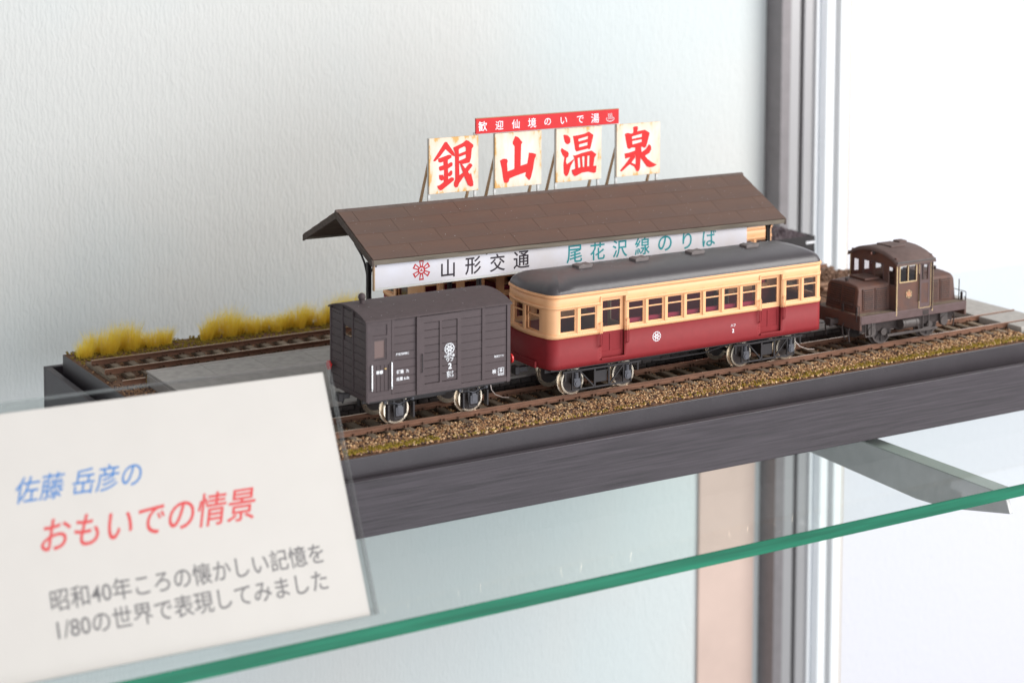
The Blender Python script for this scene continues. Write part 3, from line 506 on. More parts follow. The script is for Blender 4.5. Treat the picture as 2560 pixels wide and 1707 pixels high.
for s_ in (-1, 1):
    Yp = s_*14.72; NP = 9; hz = (40.6-13.0)/NP
    for (a, b) in ((11.2,20.2),(39.2,48.4),(49.9,59.2)):
        for k in range(NP): piece('plank', 'wagon_brown', wg, ((a+b)/2, Yp+random.uniform(-.03,.03), 13.0+hz*(k+.5)), (b-a, .46, hz-.16), bevel=.07)
    Yd = s_*15.05
    for (a, b) in ((23.6,29.9),(31.1,37.5)):
        for k in range(8):
            hd = (37.9-15.0)/8; piece('plank', 'wagon_brown', wg, ((a+b)/2, Yd-s_*.12+random.uniform(-.02,.02), 15.0+hd*(k+.5)), (b-a, .4, hd-.15), bevel=.07)
    yb, yf = sorted((s_*14.7, s_*15.55))
    d = MB().panel((0, s_*15.45, 0), X3 if s_ < 0 else X3, Z3, Vector((0, s_, 0)), (21.6, 39.2), (12.6, 40.4), [(23.5,30.0,14.9,38.0),(31.0,37.6,14.9,38.0)], .75); do = d.build('sliding_door', 'wagon_brown', wg, bevel=.1)
    MB().tube([(22.5,s_*15.5,26.5),(22.5,s_*16.0,26.2),(22.5,s_*16.0,19.9),(22.5,s_*15.5,19.6)], .17, 6).build('door_handle', 'underframe', do, smooth=True)
    for (a, b) in ((0,.9),(10.0,11.1),(48.4,49.8),(59.4,WL)): MB().box(a, b, min(s_*14.7,s_*15.3), max(s_*14.7,s_*15.3), ZB-.3 if a in (0, 59.4) else ZB+1.9, 40.9).build('side_post', 'wagon_brown', wg, bevel=.08)
    MB().box(20.2, 21.5, min(s_*14.7,s_*15.75), max(s_*14.7,s_*15.75), 11.4, 40.6).build('door_post', 'wagon_brown', wg, bevel=.08)
    MB().box(0.9, WL-1.2, min(s_*14.5,s_*15.2), max(s_*14.5,s_*15.2), ZB, 13.0).build('sill_beam', 'wagon_brown', wg, bevel=.1)
    if s_ > 0:
        for k in range(NP):
            if not 25.5 < 13.0+hz*(k+.5) < 37.4: piece('plank', 'wagon_brown', wg, (5.45, Yp, 13.0+hz*(k+.5)), (9.0, .46, hz-.16), bevel=.07)
# brakeman compartment door on the near side
cdr = MB().panel((0,-15.15,0), X3, Z3, NF, (.95, 9.95), (13.05, 40.7), [(2.0,8.2,35.4,39.4),(2.4,7.9,26.4,34.2),(2.2,8.8,14.6,24.4)], .5).build('brakeman_door', 'wagon_brown', wg, bevel=.08)
MB().box(2.05,8.15,-14.85,-14.72,35.45,39.35).build('top_panel', 'wagon_brown', cdr); MB().panel((0,-14.95,0), X3, Z3, NF, (2.5,7.8), (26.5,34.1), [(3.1,7.2,27.1,33.5)], .3).build('window_frame', 'wagon_brown', cdr)
for k in range(4): MB().box(2.25+k*1.64, 2.25+k*1.64+1.48, -15.0, -14.72, 14.65, 24.35).build('door_slat', 'wagon_brown', cdr, bevel=.08)
q = MB(); q.raw([(2.9,-14.75,26.9),(7.4,-14.75,26.9),(7.4,-14.75,33.7),(2.9,-14.75,33.7)], [(0,1,2,3)]); q.build('pane', 'dusty_pane', cdr)
MB().ball((7.4,-15.2,22.9), .36, 8, 5, (1.6,.7,.7)).build('knob', 'brass', cdr, smooth=True)
for x, z0, z1 in ((1.75,15.6,24.9),(9.85,15.4,25.1)):
    MB().tube([(x,-15.2,z1),(x,-15.75,z1-.15),(x,-15.8,z1-.6),(x,-15.8,z0+.6),(x,-15.75,z0+.15),(x,-15.2,z0)], .28, 8).build('grab_rail', 'chrome', wg, smooth=True)
for xe, s_ in ((0.0, -1), (WL, 1)):
    xx = xe+(.12 if s_ < 0 else -.12)
    for (a, b) in ((-14.2,-4.4),(-3.2,4.2),(5.3,14.2)):
        for k in range(10):
            hz = (42.6-13)/10; z0, z1 = 13+hz*k, 13+hz*(k+1); zm = (z0+z1)/2
            top = arcz(max(abs(a), abs(b)))-.35
            if z0 > top-1: continue
            z1 = min(z1, top)
            if a == -3.2 and 31.5 < zm < 36.2: continue
            piece('end_plank', 'wagon_brown', wg, (xx, (a+b)/2, (z0+z1)/2), (.4, b-a, round(z1-z0-.15,2)), bevel=.07)
    po = MB()
    for y in (-3.8, 4.75, -14.7, 14.7): po.box(min(xx-.0,xx+s_*.5), max(xx-.0,xx+s_*.5), y-.5, y+.5, ZB, arcz(min(14.9,abs(y)+.5))-.2)
    po.box(min(xx,xx+s_*.45), max(xx,xx+s_*.45), -14.6, 14.6, ZB, 13); po.build('end_frame', 'wagon_brown', wg, bevel=.08)
    for sy in ((1,) if s_ < 0 else (-1,)):
        lp = MB(); cx = xe+s_*.6; lp.cyl((cx, sy*13.2, 19.2), (cx+s_*.9, sy*13.2, 19.2), .5, 10); lp.cyl((cx+s_*.9, sy*13.2, 19.2), (cx+s_*1.5, sy*13.2, 19.2), 1.75, 18); lp.cyl((cx+s_*1.5, sy*13.2, 19.2), (cx+s_*1.9, sy*13.2, 19.2), 1.5, 18, 1.1); lp.build('tail_lamp', 'lamp_red', wg, smooth=True)
    cp = MB(); cp.box(min(xe,xe+s_*3.2), max(xe,xe+s_*3.2), -1.1, 1.1, 9.6, 11.6); cp.box(min(xe+s_*3,xe+s_*5), max(xe+s_*3,xe+s_*5), -1.8, 1.8, 8.9, 12.0); cp.build('coupler', 'underframe', wg, bevel=.25)
    MB().tube([(xe-s_*.2, 3.0, 11.0), (xe+s_*.5, 3.0, 9.0), (xe+s_*1.6,2.2,7.2)], .35, 6).build('brake_hose', 'underframe', wg, smooth=True)
    if s_ > 0: MB().tube([(xe-1.5,-4.5,10.5),(xe-2.2,-4.6,8),(xe-1.8,-4.8,5.5),(xe-.2,-5.2,3.4),(xe+2.5,-6,2.2),(xe+5,-6.6,1.9)], .2, 6).build('coupling_wire', 'wire', wg, smooth=True)
# roof
rf = MB(); n = 22; vs = []; 
for x in (-.9, WL+.9):
    for k in range(n+1): y = -15.7+31.4*k/n; vs.append((x, y, arcz(y)+.55)) 
    for k in range(n+1): y = -15.7+31.4*k/n; vs.append((x, y, arcz(y)-.05))
m2 = 2*(n+1); fs2 = []
for k in range(n): fs2 += [(k, m2+k, m2+k+1, k+1), (n+1+k, n+2+k, m2+n+2+k, m2+n+1+k), (k, k+1, n+2+k, n+1+k), (m2+k, m2+n+1+k, m2+n+2+k, m2+k+1)]
fs2 += [(0, n+1, m2+n+1, m2), (n, m2+n, m2+2*n+1, 2*n+1)]; rf.raw(vs, fs2); rfo = rf.build('roof', 'wagon_roof', wg, smooth=True)
vt = MB(); vt.cyl((5.5,0,44.2),(5.5,0,45.6),.9,14); vt.cyl((5.5,0,45.5),(5.5,0,45.8),1.15,14); vt.ball((5.5,0,46.9), 1.45, 16, 10); vt.build('vent_ball', 'wagon_roof', rfo, smooth=True)
# lettering
F = -15.3
lt = MB(); emblem(lt, (34.3,-15.1,27.0), X3, Z3, NF, 2.05, lift=.2, t=.12, wi=.2, wo=.46)
letter(lt, ('山形交通',.02,0), (34.3,-15.1,24.3), X3, Z3, NF, width=4.3, lift=.2); letter(lt, ('ワフ',.03,0), (34.4,-15.1,22.8), X3, Z3, NF, width=3.0, lift=.2); letter(lt, ('2',.03,0), (34.5,-15.1,20.4), X3, Z3, NF, height=2.2, lift=.2)
letter(lt, ('自17',.015,0), (34.6,-15.1,17.9), X3, Z3, NF, width=2.7, lift=.2); letter(lt, ('空1.0',.015,0), (34.6,-15.1,16.7), X3, Z3, NF, width=2.7, lift=.2)
letter(lt, ('尾花沢駅常備',.02,0), (14.7,-14.95,27.5), X3, Z3, NF, width=5.6, lift=.08); letter(lt, ('荷重  7t',.015,0), (14.7,-14.95,20.9), X3, Z3, NF, width=5.2, lift=.08); letter(lt, ('自重 6.0t',.015,0), (14.8,-14.95,18.3), X3, Z3, NF, width=5.2, lift=.08)
letter(lt, ('形式ワフ1',.02,0), (56.0,-14.95,21.3), X3, Z3, NF, width=4.2, lift=.08)
letter(lt, ('車',.03,0) if ('車',.03,0) in TXT else ('車掌',.03,0), (5.1,-15.0,21.8), X3, Z3, NF, width=2.8, lift=.12)
P = Vector((56.9,-14.95,15.3)); 
for (a, b, c, d) in ((-1.2,1.2,1.25,1.45),(-1.2,1.2,-1.45,-1.25),(-1.3,-1.1,-1.45,1.45),(1.1,1.3,-1.45,1.45),(-.9,.9,-.95,-.7)): lt.raw([P+Vector((a,-.09,c)),P+Vector((b,-.09,c)),P+Vector((b,-.09,d)),P+Vector((a,-.09,d))], [(0,1,2,3)])
letter(lt, ('検',.01,0), (56.9,-14.95,15.7), X3, Z3, NF, height=1.3, lift=.1); letter(lt, ('検',.01,0), (53.9,-14.95,15.6), X3, Z3, NF, height=1.7, lift=.1)
lt.build('lettering', 'print_white', wg)
uf = MB(); uf.box(2, WL-2, -7.2, -6.2, 8.4, ZB); uf.box(2, WL-2, 6.2, 7.2, 8.4, ZB); uf.box(1, WL-1, -13.2, -12.2, 10.0, ZB+.2); uf.box(1, WL-1, 12.2, 13.2, 10, ZB+.2); uf.box(24, 38, -6, 6, 6.8, 9.5); uf.build('underframe', 'underframe', wg, bevel=.1)
for xa in (14.8, 46.6):
    for s_ in (-1, 1): wheel(wg, xa, 0, s_)
    MB().cyl((xa,-12,5.25),(xa,12,5.25),.8,10).build('axle', 'underframe', wg, smooth=True)
    for s_ in (-1, 1):
        h = MB(); y = s_*11.6
        h.box(xa-1.6, xa+1.6, y-.9, y+.9, 3.5, 6.9); h.box(xa-1.0, xa+1.0, y-1.1, y+1.1, 4.2, 7.6); h.build('axle_box', 'gear_grey', wg, bevel=.3)
        sp = MB()
        for k in range(4): sp.poly([(xa-5.6+k*1.1, y-.5, 9.1-.3*k), (xa, y-.5, 7.7-.3*k), (xa+5.6-k*1.1, y-.5, 9.1-.3*k), (xa+5.6-k*1.1, y-.5, 9.4-.3*k), (xa, y-.5, 8.1-.3*k), (xa-5.6+k*1.1, y-.5, 9.4-.3*k)], (0,1,0))
        sp.box(xa-6.2, xa-5.2, y-.5, y+.5, 8.8, 11.2); sp.box(xa+5.2, xa+6.2, y-.5, y+.5, 8.8, 11.2); sp.build('leaf_spring', 'gear_grey', wg)
        bs_ = MB(); bs_.box(xa-5.6, xa-4.9, y-2.2, y+.2, 2.6, 8.6); bs_.box(xa+4.9, xa+5.6, y-2.2, y+.2, 2.6, 8.6); bs_.poly([(xa-2.6,y-.3,10.6),(xa-1.7,y-.3,10.6),(xa-1.5,y-.3,2.5),(xa-2.0,y-.3,2.5)],(0,.5,0)); bs_.poly([(xa+2.6,y-.3,10.6),(xa+1.7,y-.3,10.6),(xa+1.5,y-.3,2.5),(xa+2.0,y-.3,2.5)],(0,.5,0)); bs_.box(xa-2.0,xa+2.0,y-.35,y+.15,2.3,2.9); bs_.build('brake_gear', 'underframe', wg, bevel=.08)
# ------------------------------------------------------------------ passenger coach
def outline(x0, x1, hw, rad, bow, xs_, ends):
    """closed loop of (x, y, normal, tag) round the coach; tag = ('s', x) / ('e', y)"""
    L_ = []; xs_ = sorted(xs_)
    def corner(cx, cy, a0, a1, n=7):
        for k in range(1, n): a = a0+(a1-a0)*k/n; L_.append((cx+rad*math.cos(a), cy+rad*math.sin(a)))
    L_ += [(x, -hw) for x in xs_]; corner(x1-rad, -hw+rad, -math.pi/2, 0); 
    yy = sorted(ends); L_ += [(x1+bow*(1-(y/(hw-rad))**2), y) for y in yy]; corner(x1-rad, hw-rad, 0, math.pi/2)
    L_ += [(x, hw) for x in reversed(xs_)]; corner(x0+rad, hw-rad, math.pi/2, math.pi); L_ += [(x0-bow*(1-(y/(hw-rad))**2), y) for y in reversed(yy)]; corner(x0+rad, -hw+rad, math.pi, 1.5*math.pi)
    return L_
def ring_strip(mb, loop, lev, skip=lambda m, z0, z1: False, off=0.):
    n = len(loop)
    def po(k):
        p, q, r_ = Vector(loop[k-1]), Vector(loop[k]), Vector(loop[(k+1) % n]); t = (r_-p).normalized(); nn = Vector((t.y, -t.x)); return q+nn*off
    pts = [po(k) for k in range(n)]
    for z0, z1 in zip(lev[:-1], lev[1:]):
        for k in range(n):
            a, b = pts[k], pts[(k+1) % n]; mdl = ((loop[k][0]+loop[(k+1) % n][0])/2, (loop[k][1]+loop[(k+1) % n][1])/2)
            if skip(mdl, z0, z1): continue
            mb.raw([(a.x,a.y,z0),(b.x,b.y,z0),(b.x,b.y,z1),(a.x,a.y,z1)], [(0,1,2,3)])
def weld(o):
    w_ = o.modifiers.new('weld', 'WELD'); w_.merge_threshold = 2e-5
    return o
def coach(label, x0, x1, wins, doors, bogies, yc=0., group=None, text=True):
    t = thing('passenger_coach', label, 'coach', ((x0+x1)/2, yc, 0), group); hw = 16.7; rad = 4.4; bow = 1.7
    ZB_, ZD, ZR2, ZW0, ZW1, ZD1, ZG = 12.7, 14.7, 24.7, 26.7, 36.0, 38.6, 41.0
    xs_ = [x0+rad, x1-rad]+[e for w_ in wins for e in w_]+[e for d in doors for e in d]; ends = [-12.2,-10,-7,-4,-.9,.9,4,7,10,12.2]; ew = [(-10,-.9),(.9,10)]
    lp = outline(x0, x1, hw, rad, bow, xs_, ends)
    def hole(m, z0, z1):
        zc = (z0+z1)/2
        if abs(m[1]) > hw-.01:
            if any(a < m[0] < b for a, b in wins) and ZW0 < zc < ZW1: return True
            return any(a < m[0] < b for a, b in doors) and ZD < zc < ZD1
        return (m[0] < x0+.2 or m[0] > x1-.2) and any(a < m[1] < b for a, b in ew) and ZW0 < zc < ZW1
    Yo = lambda mb: setattr(mb, 'v', [(a, b+yc, c) for a, b, c in mb.v]) or mb
    def fin(mb, name, m, par=t, thick=.7, sm=True):
        o = Yo(mb).build(name, m, par, smooth=sm, angle=30)
        if thick: weld(o); q = o.modifiers.new('solid', 'SOLIDIFY'); q.thickness = thick*S; q.offset = -1
        return o
    mb = MB(); ring_strip(mb, lp, [ZB_, ZD, ZR2], hole); lo = fin(mb, 'lower_body', 'coach_red')
    mb = MB(); ring_strip(mb, lp, [ZR2, ZW0, ZW1, ZD1, ZG], hole); up = fin(mb, 'upper_body', 'coach_cream')
    nodoor = lambda m, z0, z1: abs(m[1]) > hw-.01 and any(a-.6 < m[0] < b+.6 for a, b in doors)
    for nm, z0, z1 in (('belt_strip', 24.85, 26.4), ('belt_strip', 36.25, 37.3)):
        mb = MB(); ring_strip(mb, lp, [z0, z1], nodoor, .3); fin(mb, nm, 'coach_cream', up, .35, True)
    rv = MB(); rr = MB()
    def rowx(mb, xa, xb, z, st, r=.15, y=-hw):
        for s_ in (-1, 1):
            for x in np.arange(xa, xb, st): mb.ball((x, s_*(hw+(.3 if z > 24 else 0)), z), r, 6, 4)
    segs = []; cur = x0+rad
    for a, b in sorted(doors): segs.append((cur, a-1.0)); cur = b+1.2
    segs.append((cur, x1-rad))
    for a, b in segs:
        rowx(rv, a, b, 25.15, 1.15); rowx(rv, a, b, 26.1, 1.15); rowx(rv, a, b, 36.55, 1.15); rowx(rv, a, b, 37.05, 1.15)
    rowx(rr, x0+rad, x1-rad, 13.5, 1.15, .17)
    for d in doors:
        for x in (d[0]-.7, d[1]+.7):
            for z in np.arange(14.6, 19.6, 1.2): rowx(rr, x, x+.1, z, 1, .16)
            for z in np.arange(27, 36, 1.1): rowx(rv, x, x+.1, z, 1, .14)
    stuff(Yo(rv).build('rivets', 'coach_cream', up)); stuff(Yo(rr).build('rivets', 'coach_red', lo))
    mb = MB(); ring_strip(mb, lp, [40.9, 41.45], off=.55); ring_strip(mb, lp, [41.45, 41.9], off=.3); fin(mb, 'gutter', 'coach_cream', up, .6)
    # roof dome
    prof = [(0,41.7),(.12,42.5),(.5,43.4),(1.2,44.4),(2.4,45.35),(4.2,46.2),(6.6,46.95),(9.5,47.55),(12.6,47.9),(15.6,48.05)]
    rings = []; nn = len(lp)
    for d, z in prof:
        q = d/16.2; ring = []
        for (x, y) in lp:
            xc = (x0+x1)/2; hl = (x1-x0)/2+bow; ex = min(1, max(0, (abs(x-xc)-(hl-15.5))/15.5)); fx = hl-15.5
            dx = abs(x-xc); xx = fx+(dx-fx)*(1-q*.98) if dx > fx else dx
            ring.append((xc+math.copysign(xx, x-xc), y*(1-q*.985), z))
        rings.append(ring)
    mb = MB(); mb.v = [p for r_ in rings for p in r_]; mb.f = [(i*nn+k, i*nn+(k+1) % nn, (i+1)*nn+(k+1) % nn, (i+1)*nn+k) for i in range(len(rings)-1) for k in range(nn)]+[tuple((len(rings)-1)*nn+k for k in range(nn))]
    ro = Yo(mb).build('roof', 'coach_roof', t, smooth=True, angle=60)
    L_ = x1-x0
    for fx in ((.186,.386,.592,.80) if L_ > 100 else (.3,.7)):
        x = x0+L_*fx; v = MB(); v.poly([(x-3.2,-2.5,47.6),(x-3.2,-2.5,49.0),(x-1.2,-2.5,49.4),(x+.4,-2.5,49.1),(x+3.2,-2.5,49.4),(x+3.2,-2.5,47.6)], (0,5.0,0)); v.box(x+3.1,x+3.8,-2.1,2.1,48.3,49.2); Yo(v).build('roof_vent', 'vent_grey', ro, bevel=.2)
    # windows
    def win(u0, u1, z0, z1, s_, bar=True):
        y = s_*(hw-.35); f = MB(); f.panel((0, y, 0), X3, Z3, Vector((0, s_, 0)), (u0-.05, u1+.05), (z0-.05, z1+.05), [(u0+.45, u1-.45, z0+.4, z0+(z1-z0)*.68-.22), (u0+.45, u1-.45, z0+(z1-z0)*.68+.22, z1-.35)], .5)
        fo = Yo(f).build('window', 'coach_cream', t, bevel=.08); g_ = MB(); g_.raw([(u0,y-s_*.25,z0),(u1,y-s_*.25,z0),(u1,y-s_*.25,z1),(u0,y-s_*.25,z1)], [(0,1,2,3)]); Yo(g_).build('pane', 'window_glass', fo)
    for s_ in (-1, 1):
        for a, b in wins: win(a, b, ZW0, ZW1, s_)
        sw = sorted(wins)
        for (a, b), (c, d) in zip(sw[:-1], sw[1:]):
            if c-b < 3.2: Yo(MB().box(b+.3, c-.3, min(s_*hw, s_*(hw+.45)), max(s_*hw, s_*(hw+.45)), ZW0-.3, ZW1)).build('pillar_strip', 'coach_cream', up, bevel=.12)
        for a, b in doors:
            y = s_*(hw-1.25); d = MB().panel((0, y, 0), X3, Z3, Vector((0, s_, 0)), (a-.2, b+.2), (24.9, ZD1+.1), [(a+1.2, b-1.4, 26.9, 33.6), (a+1.2, b-1.4, 34.1, 37.2)], .6)
            do = Yo(d).build('door', 'coach_cream', t, bevel=.1); g_ = MB(); g_.raw([(a+.8,y-s_*.3,26.5),(b-1,y-s_*.3,26.5),(b-1,y-s_*.3,37.5),(a+.8,y-s_*.3,37.5)], [(0,1,2,3)]); Yo(g_).build('pane', 'window_glass', do)
            d = MB().panel((0, y, 0), X3, Z3, Vector((0, s_, 0)), (a-.2, b+.2), (ZD-.1, 24.88), [(a+1.0, a+4.7, 17.2, 24.0), (a+5.7, b-1.2, 17.2, 24.0)], .55); d.box(a+.5, b-.5, min(y-s_*.45, y-s_*.2), max(y-s_*.45, y-s_*.2), 16.5, 24.5); Yo(d).build('door_panel', 'coach_red', do, bevel=.12)
            MB_ = MB().box(a-.3, b+.3, min(s_*(hw-.2), s_*(hw+.7)), max(s_*(hw-.2), s_*(hw+.7)), 14.3, 14.95); Yo(MB_).build('step', 'coach_red', do, bevel=.15)
            h = MB(); h.box(a-.75, b+1.1, min(s_*hw, s_*(hw+.4)), max(s_*hw, s_*(hw+.4)), 38.7, 39.5); h.box(a-.95, a-.1, min(s_*hw, s_*(hw+.4)), max(s_*hw, s_*(hw+.4)), 36.4, 39.2); h.box(b+.1, b+1.2, min(s_*hw, s_*(hw+.4)), max(s_*hw, s_*(hw+.4)), 36.4, 39.2); Yo(h).build('door_hood', 'coach_cream', up, bevel=.2)
            for x in (a-.75, b+.95):
                yy = s_*(hw+.95); r1 = MB().tube([(x-.45,s_*hw,28.6),(x-.45,yy,29.1),(x,yy,29.7),(x+.45,yy,29.1),(x+.45,yy,24.9)], .17, 6); r1.tube([(x-.45,yy,29.1),(x-.45,yy,24.9)], .17, 6); Yo(r1).build('handrail', 'coach_cream', up, smooth=True)
                r1 = MB().tube([(x-.45,yy,24.85),(x-.45,yy,20.4),(x,yy,19.9),(x+.45,yy,20.4),(x+.45,yy,24.85)], .18, 6); r1.tube([(x,yy,19.9),(x,s_*hw,19.8)], .18, 6); Yo(r1).build('handrail', 'coach_red', lo, smooth=True)
    for xe, s_ in ((x0-bow*.75, -1), (x1+bow*.75, 1)):
        for a, b in ew:
            xm = xe-s_*.75; f = MB(); f.panel((xm, 0, 0), Vector((0,1,0)), Z3, Vector((s_,0,0)), (a-.1, b+.1), (ZW0-.1, ZW1+.1), [(a+.5,b-.5,ZW0+.4,32.8),(a+.5,b-.5,33.3,ZW1-.35)], .5)
            fo = Yo(f).build('end_window', 'coach_cream', t, bevel=.08); g_ = MB(); g_.raw([(xm-s_*.25,a,ZW0),(xm-s_*.25,b,ZW0),(xm-s_*.25,b,ZW1),(xm-s_*.25,a,ZW1)], [(0,1,2,3)]); Yo(g_).build('pane', 'window_glass', fo)
        c_ = MB().box(min(xe-s_*1, xe+s_*3.5), max(xe-s_*1, xe+s_*3.5), -1.1, 1.1, 9.4, 11.5); c_.box(min(xe+s_*3.3, xe+s_*5.2), max(xe+s_*3.3, xe+s_*5.2), -1.8, 1.8, 8.8, 12); Yo(c_).build('coupler', 'underframe', t, bevel=.25)
        b_ = MB().box(min(xe, xe+s_*.9), max(xe, xe+s_*.9), -9, 9, 12.6, 15.2); Yo(b_).build('buffer_beam', 'coach_red', t, bevel=.2)
    # interior
    it = MB().box(x0+1.4, x1-1.4, -15, 15, 13.2, 14.0); Yo(it).build('floor', 'floor_dark', t)
    for s_ in (-1, 1):
        q = MB().box(doors[0][1]+1 if doors else x0+4, doors[-1][0]-1 if doors else x1-4, min(s_*9.5, s_*14.6), max(s_*9.5, s_*14.6), 18.5, 20.8); q.box(doors[0][1]+1 if doors else x0+4, doors[-1][0]-1 if doors else x1-4, min(s_*13.2, s_*14.8), max(s_*13.2, s_*14.8), 20.8, 28.6); Yo(q).build('bench', 'seat_red', t, bevel=.4)
    if doors:
        for x in (doors[0][1]+.4, doors[-1][0]-.8):
            q = MB().panel((x, 0, 0), Vector((0,1,0)), Z3, Vector((-1,0,0)), (-15, 15), (14, 41), [(-4, 4, 14, 37), (-12,-6,27,36), (6,12,27,36)], .4); Yo(q).build('bulkhead', 'interior', t)
    q = MB().box(x0+2, x1-2, -14.8, 14.8, 40.2, 40.8); Yo(q).build('ceiling', 'interior', t)
    # underframe and bogies
    q = MB().box(x0+3, x1-3, -12.5, 12.5, 11.0, 12.7); q.box(x0+4, x1-4, -6.5, -5.5, 9, 11); q.box(x0+4, x1-4, 5.5, 6.5, 9, 11)
    if L_ > 100:
        q.box((x0+x1)/2-12, (x0+x1)/2-2, 3, 11, 5.5, 11); q.cyl(((x0+x1)/2+6, 7, 7.5), ((x0+x1)/2+18, 7, 7.5), 2.4, 14); q.tube([(x0+L_*.3, -9, 10.5), (x0+L_*.42, -9, 8.2), (x0+L_*.58, -9, 8.2), (x0+L_*.7, -9, 10.5)], .35, 6)
    Yo(q).build('underframe', 'underframe', t, bevel=.1)
    for xb in bogies:
        f = MB()
        for s_ in (-1, 1):
            y = s_*12.2; a = y-.45; d3 = (0,.9,0)
            f.box(xb-18.5, xb+18.5, a, a+.9, 9.6, 10.5); f.box(xb-13.6, xb+13.6, a+.1, a+.8, 2.1, 2.8)
            for e in (-1, 1):
                f.poly([(xb+e*10.2,a+.1,9.9),(xb+e*11.0,a+.1,9.9),(xb+e*3.8,a+.1,2.5),(xb+e*3.0,a+.1,2.5)], (0,.6,0)); f.box(xb+e*3.4-.4, xb+e*3.4+.4, a+.1, a+.7, 2.5, 9.8)
                f.box(xb+e*12.1-2.1, xb+e*12.1-1.5, a, a+.8, 2.4, 9.8); f.box(xb+e*12.1+1.5, xb+e*12.1+2.1, a, a+.8, 2.4, 9.8); f.box(xb+e*16.9, xb+e*17.6, a, a+.8, 6.5, 9.8)
        f.box(xb-2.8, xb+2.8, -11.8, 11.8, 4.0, 8.6); f.box(xb-1.5, xb+1.5, -4, 4, 8.6, 11); bo = Yo(f).build('bogie', 'underframe', t, bevel=.12)
        for e in (-1, 1):
            for s_ in (-1, 1):
                wheel(bo, xb+e*12.1, yc, s_); h = MB(); y = s_*12.2
                h.cyl((xb+e*12.1, y-s_*1.0, 5.25), (xb+e*12.1, y+s_*1.0, 5.25), 1.55, 16); h.cyl((xb+e*12.1, y+s_*.9, 5.25), (xb+e*12.1, y+s_*1.35, 5.25), 1.0, 14); h.box(xb+e*12.1-1.3, xb+e*12.1+1.3, y-.8, y+.8, 5.2, 7.1)
                for k in range(5): h.cyl((xb+e*12.1, y, 7.1+k*.5), (xb+e*12.1, y, 7.4+k*.5), .95, 12)
                Yo(h).build('axle_box', 'gear_grey', bo, smooth=True)
            q = MB().cyl((xb+e*12.1,-12,5.25),(xb+e*12.1,12,5.25),.8,8); Yo(q).build('axle', 'underframe', bo, smooth=True)
    if text:
        lt = MB(); emblem(lt, (x0+L_*.3665, -hw, 20.3), X3, Z3, NF, 1.95, lift=.05, t=.11, wi=.2, wo=.46); letter(lt, ('ハフ',.02,0), (x0+L_*.647, -hw, 20.1), X3, Z3, NF, width=2.5, lift=.05); letter(lt, ('2',.03,0), (x0+L_*.647, -hw, 17.9), X3, Z3, NF, height=1.6, lift=.05); Yo(lt).build('lettering', 'print_white', lo)
    return t
CX0, CX1 = 78.0, 215.6
mid7 = [(114.6+9.5*k, 122.3+9.5*k) for k in range(7)]
co = coach('maroon and cream passenger coach between wagon and locomotive', CX0, CX1, [(82.4,89.9),(91.8,99.5)]+mid7+[(194.7,202.4),(204.2,211.6)], [(101.9,112.9),(181.3,192.3)], (105.1, 189.1))
MB().tube([(CX1-6,-5,9.5),(CX1-6.5,-6,6),(CX1-4.5,-7,3.6),(CX1-1,-7.6,2.2),(CX1+2.5,-8,1.8)], .2, 6).build('coupling_wire', 'wire', co, smooth=True)
c2 = copy_tree(co); c2.location = W((147.1+36.6, 77.5, 0)); c2['label'] = 'cream and maroon coach parked under the right end of the canopy'
coach('short cream coach parked under the left half of the canopy', 61.6, 113.5, [(65.0,71.8),(74.4,81.2),(84.2,91.0),(94.0,100.8),(103.8,110.4)], [], (75.5, 99.5), 77.5, text=False)
# ------------------------------------------------------------------ coal wagon and lumber behind
cw = thing('coal_wagon', 'black open wagon heaped with coal on the rear track', 'wagon', (295, 129, 0))
MB().panel((0,116,0), X3, Z3, NF, (266,324.6), (9,21), [], .8).panel((0,142,0), X3, Z3, Vector((0,1,0)), (266,324.6), (9,21), [], .8).panel((266,0,0), Y3, Z3, Vector((-1,0,0)), (116,142), (9,21), [], .8).panel((324.6,0,0), Y3, Z3, Vector((1,0,0)), (116,142), (9,21), [], .8).build('body', 'underframe', cw, bevel=.15)
MB().box(318.6,324.5,115.7,115.95,17.2,18.4).build('white_stripe', 'print_white', cw); MB().box(266.5,324,116.5,141.5,8,10).build('floor', 'underframe', cw)
cm = MB(); nx_, ny_ = 46, 22
cm.v = [(267+57*i/(nx_-1), 116.6+24.8*j/(ny_-1), 20.2+6.5*math.sin(math.pi*(i+.5)/nx_)*math.sin(math.pi*(j+.5)/ny_)+random.uniform(-.9,.9)) for i in range(nx_) for j in range(ny_)]; cm.f = [(i*ny_+j,(i+1)*ny_+j,(i+1)*ny_+j+1,i*ny_+j+1) for i in range(nx_-1) for j in range(ny_-1)]; cm.build('coal_heap', 'coal', cw)
for xa in (278, 312):
    for s_ in (-1, 1): wheel(cw, xa, 129, s_)
    MB().cyl((xa,118,5.25),(xa,140,5.25),.9,8).build('axle', 'underframe', cw); MB().box(xa-2,xa+2,117,141,5,9).build('axle_guard', 'underframe', cw)
lb = thing('lumber_pile', 'small pile of brown boards and rubble behind the locomotive', 'pile', (322, 101, -4))
for k in range(9): piece('board', 'lumber', lb, (322+random.uniform(-3,3), 95+k % 3*4.5+random.uniform(-.6,.6), -3+(k//3)*1.9), (27, 3.6, 1.5), rot=(0, random.uniform(-.04,.04), random.uniform(-.1,.1)), bevel=.2)
rb = pebbles('rubble', 'lumber', np.stack([rng.uniform(311,334,90), rng.uniform(93,108,90), 3+rng.uniform(-.4,3.2,90)], -1), .8, 1.9); rb.parent = lb; rb.location = W((0,0,0))*0+Vector(((ORG[base]-ORG[lb])[0]*S, (ORG[base]-ORG[lb])[1]*S, (ORG[base]-ORG[lb])[2]*S)); stuff(rb)
